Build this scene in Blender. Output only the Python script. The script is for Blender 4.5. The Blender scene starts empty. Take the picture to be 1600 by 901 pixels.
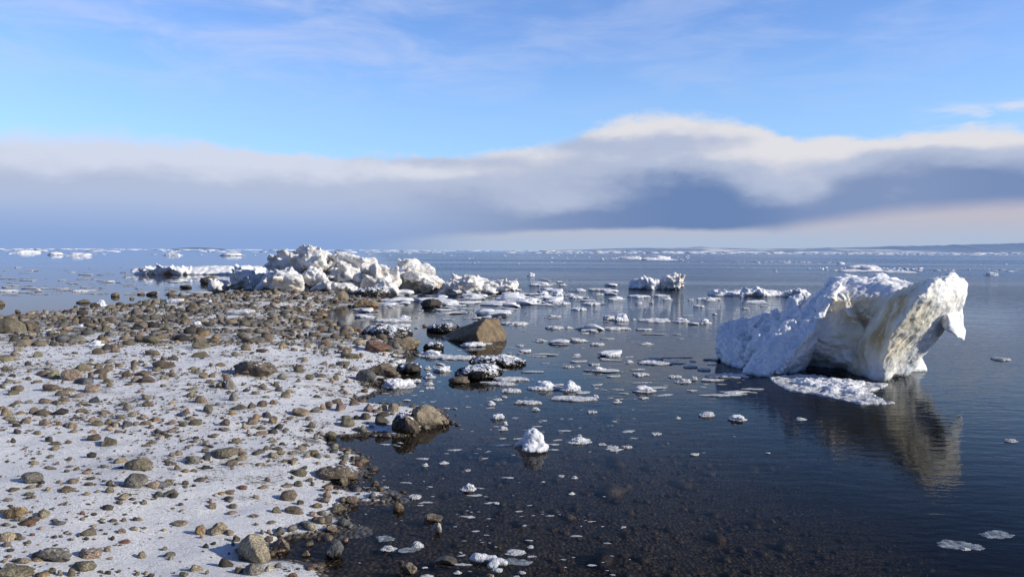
import bpy, bmesh, math, random
import numpy as np
from mathutils import Vector, Matrix

random.seed(11)
rng = np.random.default_rng(11)
sc = bpy.context.scene
col = sc.collection
PI = math.pi

# ------------------------------------------------------------------ camera
F = 1244.0
H = 1.7
CX, CY = 800.0, 450.5
PITCH = math.atan(59.3 / F)
ROLL = 0.0041
fwd = np.array([0, math.cos(PITCH), -math.sin(PITCH)])
right0 = np.array([1.0, 0, 0])
up0 = np.cross(right0, fwd)
right = right0 * math.cos(ROLL) + up0 * math.sin(ROLL)
up = -right0 * math.sin(ROLL) + up0 * math.cos(ROLL)
EYE = np.array([0, 0, H])

cam_data = bpy.data.cameras.new('camera')
cam = bpy.data.objects.new('camera', cam_data)
col.objects.link(cam)
cam_data.sensor_width = 36.0
cam_data.lens = F / 1600 * 36
cam_data.clip_start = 0.05
cam_data.clip_end = 90000
cam.matrix_world = Matrix(((right[0], up[0], -fwd[0], 0), (right[1], up[1], -fwd[1], 0), (right[2], up[2], -fwd[2], H), (0, 0, 0, 1)))
sc.camera = cam


def ray(px, py):
    return fwd + right * ((px - CX) / F) + up * ((CY - py) / F)


def P(px, py, d):
    return EYE + ray(px, py) * d


def at(px, py, z=0.0):
    r = ray(px, py)
    if r[2] > -1e-4:
        r = r.copy(); r[2] = -1e-4
    return EYE + r * ((z - H) / r[2])


def project(p):
    v = np.asarray(p) - EYE
    d = v @ fwd
    return CX + F * (v @ right) / d, CY - F * (v @ up) / d, d


# ------------------------------------------------------------------ noise
_perm = np.random.default_rng(5).permutation(256).astype(np.int64)
_perm = np.concatenate([_perm, _perm, _perm])
_grad = np.random.default_rng(6).normal(size=(256, 3))
_grad /= np.linalg.norm(_grad, axis=1)[:, None]


def perlin(p):
    p = np.asarray(p, float)
    i = np.floor(p).astype(np.int64)
    f = p - i
    u = f * f * f * (f * (f * 6 - 15) + 10)
    i &= 255
    out = 0
    for dx in (0, 1):
        wx = u[:, 0] if dx else 1 - u[:, 0]
        for dy in (0, 1):
            wy = u[:, 1] if dy else 1 - u[:, 1]
            for dz in (0, 1):
                wz = u[:, 2] if dz else 1 - u[:, 2]
                h = _perm[_perm[_perm[i[:, 0] + dx] + i[:, 1] + dy] + i[:, 2] + dz]
                g = _grad[h]
                out = out + wx * wy * wz * (g[:, 0] * (f[:, 0] - dx) + g[:, 1] * (f[:, 1] - dy) + g[:, 2] * (f[:, 2] - dz))
    return out * 1.6


def fbm(p, octaves=4, gain=0.5):
    p = np.asarray(p, float)
    a, s, out = 1.0, 1.0, 0
    for k in range(octaves):
        out = out + a * perlin(p * s + 17.3 * k)
        a *= gain
        s *= 2.03
    return out


def ridged(p, octaves=3):
    p = np.asarray(p, float)
    a, s, out = 1.0, 1.0, 0
    for k in range(octaves):
        out = out + a * (1 - np.abs(perlin(p * s + 9.7 * k)) * 2)
        a *= 0.5
        s *= 2.1
    return out


def sstep(a, b, x):
    t = np.clip((x - a) / (b - a), 0, 1)
    return t * t * (3 - 2 * t)


# ------------------------------------------------------------------ the shoreline and the lie of the beach
SHORE_PX = [(500, 905), (493, 893), (470, 884), (440, 876), (428, 880), (418, 872), (428, 856), (450, 843), (470, 839), (510, 832), (526, 829),
            (528, 819), (518, 803), (532, 789), (545, 784), (565, 781), (598, 779), (600, 772), (565, 769), (545, 771), (535, 768), (520, 765),
            (513, 757), (530, 751), (556, 746), (562, 735), (556, 722), (563, 714), (545, 711), (530, 700), (520, 691), (519, 684), (535, 683),
            (555, 684), (556, 679), (575, 677), (600, 677), (615, 681), (640, 676), (690, 668), (700, 655), (690, 641), (640, 637), (600, 633),
            (560, 629), (553, 624), (575, 618), (592, 612), (582, 606), (577, 600), (600, 592), (612, 583), (602, 572), (625, 562), (645, 550),
            (622, 541), (592, 529), (575, 521), (555, 517), (545, 511), (520, 508), (500, 503), (490, 498), (495, 491), (515, 485), (535, 479),
            (560, 477), (590, 475), (605, 467), (600, 461), (560, 456), (480, 454), (400, 454), (355, 458), (325, 465), (290, 466), (240, 472),
            (200, 479), (130, 485), (60, 493), (0, 500), (-200, 520), (-500, 560)]
_shore = [at(x, y)[:2] for x, y in SHORE_PX]
_shore = np.array(_shore + [np.array([-30, 9.0]), np.array([-30, -12.0]), np.array([12.0, -12.0]), np.array([4, -4.0]), np.array([1.5, 0.6]), np.array([-0.5, 2.6])])


def shore_sd(x, y):
    """signed distance to the shoreline, positive on land"""
    x = np.asarray(x, float).ravel(); y = np.asarray(y, float).ravel()
    best = np.full(x.shape, 1e18)
    inside = np.zeros(x.shape, bool)
    n = len(_shore)
    for k in range(n):
        ax, ay = _shore[k]; bx, by = _shore[(k + 1) % n]
        ex, ey = bx - ax, by - ay
        L = ex * ex + ey * ey
        t = np.clip(((x - ax) * ex + (y - ay) * ey) / L, 0, 1)
        d = (x - ax - t * ex) ** 2 + (y - ay - t * ey) ** 2
        best = np.minimum(best, d)
        c = (ay > y) != (by > y)
        xi = ax + (y - ay) * ex / (ey if abs(ey) > 1e-12 else 1e-12)
        inside ^= c & (x < xi)
    d = np.sqrt(best)
    return np.where(inside, d, -d)


def ground_h(x, y, fine=True):
    x = np.asarray(x, float).ravel(); y = np.asarray(y, float).ravel()
    sd = shore_sd(x, y)
    p = np.stack([x, y, np.zeros_like(x)], 1)
    sd = sd + 0.10 * fbm(p * 1.7, 3)
    land = 0.17 * (1 - np.exp(-np.maximum(sd, 0) / 0.9)) + 0.012
    off = np.maximum(-sd, 0)
    sea = -np.minimum(1.6, 0.085 * off + 0.014 * off * off)
    h = np.where(sd > 0, land, sea + 0.012 * np.exp(-off / 0.05))
    amp = np.where(sd > 0, np.clip(sd / 0.6, 0.15, 1), 0.6)
    h = h + 0.035 * amp * fbm(p * 0.8 + 3, 3)
    if fine:
        h = h + 0.010 * np.clip(amp, 0.3, 1) * fbm(p * 5.0 + 8, 3)
    return h


def ground_at(px, py):
    """the point of the beach seen there"""
    z = 0.08
    q = at(px, py, z)
    for _ in range(14):
        z = 0.5 * z + 0.5 * max(float(ground_h([q[0]], [q[1]])[0]), -0.0)
        q = at(px, py, z)
    return q


# ------------------------------------------------------------------ node helpers
class NT:
    def __init__(self, tree):
        self.t = tree
        self.n = tree.nodes
        self.n.clear()

    def new(self, kind, **kw):
        nd = self.n.new(kind)
        for k, v in kw.items():
            setattr(nd, k, v)
        return nd

    def put(self, sock, v):
        if v is None:
            return
        if isinstance(v, bpy.types.NodeSocket):
            self.t.links.new(v, sock)
        elif isinstance(v, (tuple, list)) and sock.type == 'RGBA' and len(v) == 3:
            sock.default_value = (*v, 1)
        else:
            sock.default_value = v

    def m(self, op, a, b=None, c=None, clamp=False):
        nd = self.new('ShaderNodeMath', operation=op, use_clamp=clamp)
        self.put(nd.inputs[0], a); self.put(nd.inputs[1], b); self.put(nd.inputs[2], c)
        return nd.outputs[0]

    def ss(self, x, a, b, lo=0.0, hi=1.0):
        nd = self.new('ShaderNodeMapRange', interpolation_type='SMOOTHSTEP')
        for s, v in zip(nd.inputs[:5], (x, a, b, lo, hi)):
            self.put(s, v)
        return nd.outputs[0]

    def mix(self, f, a, b, blend='MIX'):
        nd = self.new('ShaderNodeMix', data_type='RGBA', blend_type=blend)
        self.put(nd.inputs[0], f); self.put(nd.inputs[6], a); self.put(nd.inputs[7], b)
        return nd.outputs[2]

    def noise(self, vec, scale, detail=3.0, rough=0.5, dist=0.0, out=0):
        nd = self.new('ShaderNodeTexNoise')
        self.put(nd.inputs['Vector'], vec)
        nd.inputs['Scale'].default_value = scale
        nd.inputs['Detail'].default_value = detail
        nd.inputs['Roughness'].default_value = rough
        nd.inputs['Distortion'].default_value = dist
        return nd.outputs[out]

    def voro(self, vec, scale, feature='F1', out='Distance', rand=1.0):
        nd = self.new('ShaderNodeTexVoronoi', feature=feature)
        self.put(nd.inputs['Vector'], vec)
        nd.inputs['Scale'].default_value = scale
        nd.inputs['Randomness'].default_value = rand
        return nd.outputs[out]

    def mapping(self, vec, scale=(1, 1, 1), rot=(0, 0, 0), loc=(0, 0, 0)):
        nd = self.new('ShaderNodeMapping')
        self.put(nd.inputs[0], vec)
        nd.inputs[1].default_value = loc; nd.inputs[2].default_value = rot; nd.inputs[3].default_value = scale
        return nd.outputs[0]

    def sep(self, v):
        nd = self.new('ShaderNodeSeparateXYZ'); self.put(nd.inputs[0], v)
        return nd.outputs

    def comb(self, x, y, z=0.0):
        nd = self.new('ShaderNodeCombineXYZ')
        self.put(nd.inputs[0], x); self.put(nd.inputs[1], y); self.put(nd.inputs[2], z)
        return nd.outputs[0]

    def curve(self, x, pts, x0, x1, y0, y1):
        """a curve through (x, y) points by a Float Curve node"""
        t = self.m('DIVIDE', self.m('SUBTRACT', x, x0), x1 - x0, clamp=True)
        nd = self.new('ShaderNodeFloatCurve')
        self.put(nd.inputs['Value'], t)
        c = nd.mapping.curves[0]
        pts = [((a - x0) / (x1 - x0), (b - y0) / (y1 - y0)) for a, b in pts]
        c.points[0].location = pts[0]
        c.points[1].location = pts[-1]
        for q in pts[1:-1]:
            c.points.new(*q)
        for q in c.points:
            q.handle_type = 'AUTO_CLAMPED'
        nd.mapping.update()
        return self.m('ADD', self.m('MULTIPLY', nd.outputs[0], y1 - y0), y0)

    def bump(self, h, dist, strength=1.0, normal=None):
        nd = self.new('ShaderNodeBump')
        nd.inputs['Strength'].default_value = strength
        nd.inputs['Distance'].default_value = dist
        self.put(nd.inputs['Height'], h)
        if normal is not None:
            self.put(nd.inputs['Normal'], normal)
        return nd.outputs[0]

    def principled(self, **kw):
        nd = self.new('ShaderNodeBsdfPrincipled')
        for k, v in kw.items():
            self.put(nd.inputs[k.replace('_', ' ')], v)
        return nd.outputs[0]

    def out(self, s):
        nd = self.new('ShaderNodeOutputMaterial')
        self.t.links.new(s, nd.inputs[0])

    def pos(self):
        return self.new('ShaderNodeNewGeometry').outputs['Position']

    def nz(self):
        return self.sep(self.new('ShaderNodeNewGeometry').outputs['Normal'])[2]

    def attr(self, name, out='Fac'):
        nd = self.new('ShaderNodeAttribute', attribute_name=name)
        return nd.outputs[out]


def mat(name):
    m = bpy.data.materials.new(name)
    m.use_nodes = True
    return m, NT(m.node_tree)


# ------------------------------------------------------------------ light and sky
SUN_EL, SUN_AZ = math.radians(23.0), math.radians(106)      # azimuth measured clockwise from straight ahead
sd_ = bpy.data.lights.new('sun', 'SUN')
sun = bpy.data.objects.new('sun', sd_)
col.objects.link(sun)
sd_.energy = 5.0
sd_.angle = math.radians(0.5)
sd_.color = (1.0, 0.925, 0.79)
sdir = Vector((math.cos(SUN_EL) * math.sin(SUN_AZ), math.cos(SUN_EL) * math.cos(SUN_AZ), math.sin(SUN_EL)))
sun.rotation_euler = sdir.to_track_quat('Z', 'Y').to_euler()
sun.location = (20, -6, 12)


def build_world():
    w = bpy.data.worlds.new('World')
    sc.world = w
    w.use_nodes = True
    t = NT(w.node_tree)
    sky = t.new('ShaderNodeTexSky', sky_type='NISHITA')
    sky.sun_disc = False
    sky.sun_elevation = SUN_EL
    sky.sun_rotation = SUN_AZ
    sky.air_density = 1.0
    sky.dust_density = 0.3
    sky.ozone_density = 2.0
    d = t.new('ShaderNodeTexCoord').outputs['Generated']
    x, y, z = t.sep(d)[:3]
    az = t.m('ARCTAN2', x, y)
    el = t.m('ARCSINE', z)
    def A(px): return math.atan((px - 800) / F)
    def E(px, py):
        r = ray(px, py); r = r / np.linalg.norm(r)
        return math.asin(r[2])
    BG = 0.12
    k = 1 / BG
    def C(r, g, b):
        f = lambda c: (c / 255 / 12.92 if c <= 10 else ((c / 255 + 0.055) / 1.055) ** 2.4) * k
        return (f(r), f(g), f(b))
    # clear air: the Nishita sky, bluer and dimmed overhead to cut fill light, paler over the cloud bank
    base = t.mix(1.0, sky.outputs[0], SKY_TINT, 'MULTIPLY')
    hi = t.ss(el, 0.33, 0.80, 0.0, 1.0)
    base = t.mix(hi, base, t.mix(1.0, base, (0.17, 0.24, 0.32), 'MULTIPLY'))
    # warped coordinates for the clouds
    v = t.comb(az, t.m('MULTIPLY', el, 2.2), 0.0)
    n1 = t.m('SUBTRACT', t.noise(v, 6.0, 5, 0.55), 0.5)
    n2 = t.m('SUBTRACT', t.noise(v, 18.0, 4, 0.5), 0.5)
    n3 = t.m('SUBTRACT', t.noise(t.comb(az, t.m('MULTIPLY', el, 4.5), 3.0), 9.0, 4, 0.5), 0.5)
    n4_ = t.m('SUBTRACT', t.noise(t.comb(az, t.m('MULTIPLY', el, 2.0), 9.0), 34.0, 4, 0.6), 0.5)
    # thin high cloud
    cir = t.noise(t.mapping(t.comb(az, el, 0), (2.2, 9.0, 1), (0, 0, 0.12)), 3.0, 7, 0.58, 0.5)
    cirm = t.m('MULTIPLY', t.ss(cir, 0.34, 0.72), t.ss(el, 0.13, 0.24))
    cirm = t.m('MULTIPLY', cirm, t.curve(az, [(-PI, .4), (A(0), .75), (A(500), .75), (A(900), .45), (A(1300), .5), (A(1600), .25), (PI, .4)], -PI, PI, 0, 1))
    base = t.mix(t.ss(el, E(800, 30), E(800, 235), 0.0, 0.34), base, C(168, 214, 252))
    base = t.mix(t.m('MULTIPLY', cirm, 0.72), base, C(200, 213, 246))
    # top of the bank
    top = [(-PI, E(800, 230)), (A(-400), E(-400, 180)), (A(0), E(0, 198)), (A(150), E(150, 206)), (A(300), E(300, 222)), (A(400), E(400, 234)), (A(500), E(500, 241)),
           (A(560), E(560, 236)), (A(700), E(700, 240)), (A(780), E(780, 231)), (A(850), E(850, 226)), (A(900), E(900, 204)), (A(960), E(960, 184)), (A(1020), E(1020, 175)),
           (A(1090), E(1090, 178)), (A(1180), E(1180, 196)), (A(1280), E(1280, 215)), (A(1370), E(1370, 210)), (A(1450), E(1450, 200)), (A(1560), E(1560, 196)), (A(1640), E(1640, 206)), (A(2000), E(2000, 200)), (PI, E(800, 230))]
    T = t.curve(az, top, -PI, PI, 0, 0.3)
    # distance below the top, ragged by noise
    rag = t.m('ADD', t.m('MULTIPLY', n1, 0.022), t.m('ADD', t.m('MULTIPLY', n2, 0.016), t.m('MULTIPLY', n4_, 0.020)))
    below = t.m('ADD', t.m('SUBTRACT', T, el), rag)
    soft = t.curve(az, [(-PI, .02), (A(0), .024), (A(300), .014), (A(450), .008), (A(700), .008), (A(950), .015), (A(1150), .013), (A(1280), .008), (A(1600), .012), (PI, .02)], -PI, PI, 0, 0.05)
    mask = t.ss(t.m('DIVIDE', below, soft), -0.35, 1.0)
    # how dark the belly of the bank is, along the horizon
    K = t.curve(az, [(-PI, .3), (A(-300), .05), (A(250), .1), (A(420), .30), (A(600), .46), (A(760), .62), (A(900), .8), (A(1020), .95), (A(1120), .98), (A(1250), .80), (A(1400), .74), (A(1600), .85), (A(2200), .6), (PI, .3)], -PI, PI, 0, 1)
    base_y = [(-PI, 0.02), (A(-300), -0.02), (A(300), -0.01), (A(600), E(600, 372)), (A(740), E(740, 360)), (A(900), E(900, 356)), (A(1000), E(1000, 354)), (A(1100), E(1100, 357)), (A(1180), E(1180, 350)),
              (A(1260), E(1260, 336)), (A(1360), E(1360, 320)), (A(1470), E(1470, 310)), (A(1600), E(1600, 302)), (A(2200), E(1600, 300)), (PI, 0.02)]
    B = t.curve(az, base_y, -PI, PI, -0.05, 0.15)
    hh = t.m('DIVIDE', t.m('SUBTRACT', el, B), t.m('SUBTRACT', T, B))           # 0 at the base, 1 at the top
    n4 = t.m('SUBTRACT', t.noise(t.comb(az, t.m('MULTIPLY', el, 1.6), 5.0), 9.0, 5, 0.55, 0.2), 0.5)
    rightw = t.ss(az, A(480), A(900))
    hh = t.m('ADD', hh, t.m('ADD', t.m('MULTIPLY', n1, 0.45), t.m('MULTIPLY', n3, 0.30)))
    hh = t.m('ADD', hh, t.m('ADD', t.m('MULTIPLY', n2, 0.18), t.m('MULTIPLY', n4, t.m('MULTIPLY', 0.50, rightw))))
    hh = t.m('ADD', hh, t.m('MULTIPLY', n4_, 0.20))
    # masses of the bank: brighter billows and darker hollows, by direction
    waz = t.m('ADD', az, t.m('MULTIPLY', n4, 0.06)); wel = t.m('ADD', el, t.m('ADD', t.m('MULTIPLY', n4, 0.020), t.m('MULTIPLY', n2, 0.014)))
    def blob(px, py, sx, sy):
        dx = t.m('DIVIDE', t.m('SUBTRACT', waz, A(px)), sx / F)
        dy = t.m('DIVIDE', t.m('SUBTRACT', wel, E(px, py)), sy / F)
        return t.m('EXPONENT', t.m('MULTIPLY', t.m('ADD', t.m('MULTIPLY', dx, dx), t.m('MULTIPLY', dy, dy)), -1.0))
    for px, py, sx, sy, k_ in ((860, 318, 95, 26, .34), (1210, 298, 62, 34, .34), (1275, 288, 16, 12, .22), (1410, 302, 30, 14, .26), (1010, 192, 80, 18, .30), (1120, 245, 150, 14, .22), (1450, 222, 130, 13, .35), (640, 268, 120, 14, .20), (260, 250, 260, 34, .22),
                             (1075, 305, 85, 42, -.34), (1000, 340, 150, 14, -.25), (1500, 280, 120, 24, -.36), (1330, 300, 50, 20, -.18), (690, 250, 130, 11, -.26), (900, 226, 95, 12, -.30), (1120, 215, 60, 8, -.10), (700, 320, 90, 30, -.15)):
        hh = t.m('ADD', hh, t.m('MULTIPLY', blob(px, py, sx, sy), k_ * 0.85))
    lit = t.mix(t.ss(az, A(350), A(1000)), C(209, 217, 236), C(224, 224, 230)); midc = C(180, 191, 216); dark = C(106, 133, 180)
    cloud = t.mix(t.ss(hh, 0.62, 1.02), midc, lit)
    cloud = t.mix(t.m('MULTIPLY', t.ss(hh, 0.66, 0.06), K), cloud, dark)
    # bluish rain haze low on the left, pale gap under the base on the right
    hazeL = t.mix(t.ss(el, E(300, 385), E(300, 290)), C(136, 166, 216), C(176, 193, 226))
    wl = t.m('MULTIPLY', t.ss(az, A(900), A(450)), t.ss(t.m('ADD', el, t.m('MULTIPLY', n1, 0.04)), E(300, 262), E(300, 345)))
    cloud = t.mix(t.m('MULTIPLY', wl, 0.95), cloud, hazeL)
    gap = t.mix(t.ss(t.m('ADD', el, t.m('MULTIPLY', n3, 0.02)), 0.002, 0.045), C(172, 190, 216), C(190, 188, 202))
    under = t.m('ADD', t.m('SUBTRACT', B, el), t.m('ADD', t.m('MULTIPLY', n2, 0.006), t.m('MULTIPLY', n1, 0.010)))
    ug = t.m('MULTIPLY', t.ss(under, -0.002, t.curve(az, [(-PI, .02), (A(700), .012), (A(900), .005), (A(1100), .006), (A(1250), .02), (A(1600), .022), (PI, .02)], -PI, PI, 0, .05)), t.ss(az, A(520), A(800)))
    cloud = t.mix(ug, cloud, gap)
    full = t.mix(mask, base, cloud)
    # sky out of view, beside and behind, is dimmed to cut fill light
    full = t.mix(t.ss(t.m('ABSOLUTE', az), 0.9, 1.6), full, t.mix(1.0, full, (0.45, 0.55, 0.72), 'MULTIPLY'))
    # wisps above the bank at far right
    wv = t.noise(t.mapping(t.comb(az, el, 0), (3.0, 16.0, 1), (0, 0, -0.05)), 4.0, 6, 0.6, 0.4)
    wm = t.m('MULTIPLY', t.ss(wv, 0.46, 0.66), t.m('MULTIPLY', t.ss(az, A(1380), A(1560)), t.m('MULTIPLY', t.ss(el, E(1500, 205), E(1500, 190)), t.ss(el, E(1500, 150), E(1500, 175)))))
    full = t.mix(t.m('MULTIPLY', wm, 0.8), full, C(222, 226, 238))
    bg = t.new('ShaderNodeBackground')
    t.put(bg.inputs[0], full)
    bg.inputs[1].default_value = BG
    o = t.new('ShaderNodeOutputWorld')
    t.t.links.new(bg.outputs[0], o.inputs[0])


SKY_TINT = (1.02, 1.24, 1.74)
build_world()

# ------------------------------------------------------------------ materials
def ground_material():
    m, t = mat('snowy_gravel')
    p = t.pos()
    z = t.sep(p)[2]
    snow_a = t.attr('snow')
    cell = t.new('ShaderNodeTexVoronoi', feature='F1')
    t.put(cell.inputs['Vector'], p); cell.inputs['Scale'].default_value = 34
    g = t.new('ShaderNodeValToRGB')
    t.put(g.inputs[0], t.sep(cell.outputs['Color'])[0])
    r = g.color_ramp
    r.elements[0].color = (0.035, 0.03, 0.027, 1); r.elements[1].color = (0.30, 0.24, 0.17, 1)
    for q, c in ((0.3, (0.09, 0.075, 0.055)), (0.55, (0.19, 0.15, 0.10)), (0.75, (0.13, 0.12, 0.11))):
        e = r.elements.new(q); e.color = (*c, 1)
    grav = t.mix(0.6, g.outputs[0], t.noise(p, 90, 3, 0.6, out=1), 'MULTIPLY')
    grav = t.mix(1.0, grav, (1.3, 1.3, 1.3), 'MULTIPLY')
    wet = t.ss(z, 0.035, 0.0)
    grav = t.mix(t.m('MULTIPLY', wet, 0.45), grav, (0.012, 0.012, 0.014))
    st = t.mapping(p, (1.0, 2.0, 1.0), (0, 0, 0.5))
    f1 = t.noise(st, 26, 6, 0.68)
    f2 = t.noise(st, 75, 4, 0.65)
    mix = t.m('ADD', snow_a, t.m('ADD', t.m('MULTIPLY', t.m('SUBTRACT', f1, 0.5), 1.25), t.m('MULTIPLY', t.m('SUBTRACT', f2, 0.5), 1.0)))
    s = t.ss(mix, 0.44, 0.56)
    s = t.m('MULTIPLY', s, t.ss(z, 0.008, 0.022))
    snow = t.mix(t.noise(p, 55, 4, 0.6), (0.80, 0.81, 0.83), (0.96, 0.96, 0.96))
    base = t.mix(s, grav, snow)
    hgt = t.m('ADD', t.m('MULTIPLY', t.m('SUBTRACT', 1.0, cell.outputs['Distance']), t.m('SUBTRACT', 1.0, s)), t.m('MULTIPLY', s, t.m('ADD', 0.7, t.m('MULTIPLY', t.m('ADD', f2, f1), 0.9))))
    drift = t.noise(t.mapping(p, (0.7, 2.2, 1.0), (0, 0, 0.45)), 9, 4, 0.55)
    b = t.bump(hgt, 0.020, 1.0, t.bump(drift, 0.04, 0.8))
    rough = t.m('SUBTRACT', 0.8, t.m('MULTIPLY', wet, 0.45))
    t.out(t.principled(Base_Color=base, Roughness=rough, Normal=b, Specular_IOR_Level=0.3))
    return m


def stone_material(name, from_attr):
    m, t = mat(name)
    p = t.pos()
    z = t.sep(p)[2]
    oi = t.new('ShaderNodeObjectInfo')
    loc = t.new('ShaderNodeTexCoord').outputs['Object']
    if from_attr:
        colr = t.attr('Col', 'Color'); snow_amt = t.attr('dust'); q = p
    else:
        colr = oi.outputs['Color']; snow_amt = oi.outputs['Alpha']; q = p
    n = t.noise(q, 9, 5, 0.65)
    fine = t.noise(q, 120, 3, 0.6)
    base = t.mix(t.ss(n, 0.32, 0.72), t.mix(1.0, colr, (0.58, 0.55, 0.51), 'MULTIPLY'), t.mix(1.0, colr, (1.25, 1.20, 1.10), 'MULTIPLY'))
    base = t.mix(t.ss(fine, 0.42, 0.62, 0.65, 0.0), base, (0.03, 0.028, 0.026))
    base = t.mix(t.ss(t.noise(q, 5, 3, 0.5), 0.62, 0.76, 0.0, 0.35), base, (0.16, 0.085, 0.045))
    wet = t.ss(t.m('ADD', z, t.m('MULTIPLY', t.m('SUBTRACT', n, 0.5), 0.05)), 0.05, 0.01)
    base = t.mix(t.m('MULTIPLY', wet, 0.7), base, t.mix(1.0, base, (0.34, 0.32, 0.30), 'MULTIPLY'))
    sn = t.m('ADD', t.m('MULTIPLY', t.nz(), 0.9), t.m('MULTIPLY', t.m('SUBTRACT', t.noise(q, 30, 5, 0.7), 0.5), 1.8))
    s = t.m('MULTIPLY', t.ss(t.m('ADD', sn, snow_amt), 1.22, 1.40), t.ss(z, 0.01, 0.03))
    base = t.mix(s, base, (0.84, 0.86, 0.90))
    b = t.bump(t.m('ADD', t.noise(q, 45, 4, 0.6), t.m('MULTIPLY', s, 0.8)), 0.012, 1.0)
    t.out(t.principled(Base_Color=base, Roughness=t.m('SUBTRACT', 0.78, t.m('MULTIPLY', wet, 0.45)), Normal=b, Specular_IOR_Level=0.35))
    return m


def ice_material(name, white=(0.86, 0.87, 0.885), grey=(0.60, 0.66, 0.72), dirt=0.0, sss=0.0, scale=1.0, dirt_col=(0.33, 0.22, 0.09), bump=0.02, darkwet=0.55, stain_sun=False):
    m, t = mat(name)
    p = t.pos()
    z = t.sep(p)[2]
    n = t.noise(p, 2.6 * scale, 5, 0.6)
    f = t.noise(p, 16 * scale, 5, 0.65)
    base = t.mix(t.ss(n, 0.36, 0.62), grey, white)
    base = t.mix(t.m('MULTIPLY', t.ss(t.nz(), 0.35, 0.75), t.ss(f, 0.35, 0.6)), base, (0.90, 0.90, 0.91))
    if dirt:
        dm = t.m('MULTIPLY', t.ss(t.noise(p, 1.7 * scale, 6, 0.65, 0.6), 0.48, 0.70), dirt)
        dm = t.m('MULTIPLY', dm, t.ss(t.nz(), 0.75, 0.1))
        base = t.mix(dm, base, dirt_col)
        sp = t.m('MULTIPLY', t.ss(t.noise(p, 30 * scale, 4, 0.6), 0.60, 0.72), t.m('MULTIPLY', t.ss(n, 0.60, 0.38), min(1, dirt * 1.2)))
        base = t.mix(sp, base, (0.10, 0.085, 0.07)) if not stain_sun else base
    if stain_sun:
        st = t.m('MULTIPLY', t.attr('stain_sun'), t.ss(t.noise(t.mapping(p, (1.0, 1.0, 0.6), (0, 0.9, 0)), 5.5, 5, 0.65), 0.28, 0.55))
        base = t.mix(t.ss(t.attr('stain_sun'), 0.02, 0.42, 0.0, 0.9), base, t.mix(1.0, base, (1.0, 0.89, 0.66), 'MULTIPLY'))  # creamy tint: pale staining, and warm sunlight painted onto the lit slab
        base = t.mix(t.m('MULTIPLY', st, t.ss(t.attr('stain_sun'), 0.3, 0.8)), base, (0.48, 0.31, 0.09))
    wet = t.ss(t.m('ADD', z, t.m('MULTIPLY', t.m('SUBTRACT', f, 0.5), 0.05)), 0.055, 0.0)
    base = t.mix(t.m('MULTIPLY', wet, darkwet), base, (0.25, 0.27, 0.27))
    vor = t.voro(p, 11 * scale, 'SMOOTH_F1') if not stain_sun else t.noise(t.mapping(p, (2.2, 2.2, 0.7), (0, -0.7, 0)), 9.0, 4, 0.6)
    h = t.m('ADD', t.m('ADD', f, t.m('MULTIPLY', t.noise(p, 60 * scale, 4, 0.7), 0.45)), t.m('MULTIPLY', vor, 0.5))
    b = t.bump(h, bump, 1.0)
    kw = dict(Base_Color=base, Roughness=t.ss(n, 0.3, 0.7, 0.38, 0.7), Normal=b, Specular_IOR_Level=0.4)
    if sss:
        kw.update(Subsurface_Weight=sss, Subsurface_Scale=0.06)
    nd = t.principled(**kw)
    if sss:
        nd.node.inputs['Subsurface Radius'].default_value = (0.55, 0.85, 1.0)
    t.out(nd)
    return m


def clear_ice_material():
    m, t = mat('clear_ice')
    p = t.pos()
    n = t.noise(p, 20, 4, 0.6)
    tr = t.new('ShaderNodeBsdfTransparent'); tr.inputs[0].default_value = (0.75, 0.8, 0.82, 1)
    gl = t.principled(Base_Color=t.mix(n, (0.20, 0.24, 0.26), (0.50, 0.54, 0.57)), Roughness=0.25, Normal=t.bump(n, 0.01))
    mx = t.new('ShaderNodeMixShader')
    t.put(mx.inputs[0], t.ss(n, 0.35, 0.7, 0.35, 0.85))
    t.t.links.new(tr.outputs[0], mx.inputs[1]); t.t.links.new(gl, mx.inputs[2])
    t.out(mx.outputs[0])
    return m


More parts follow.
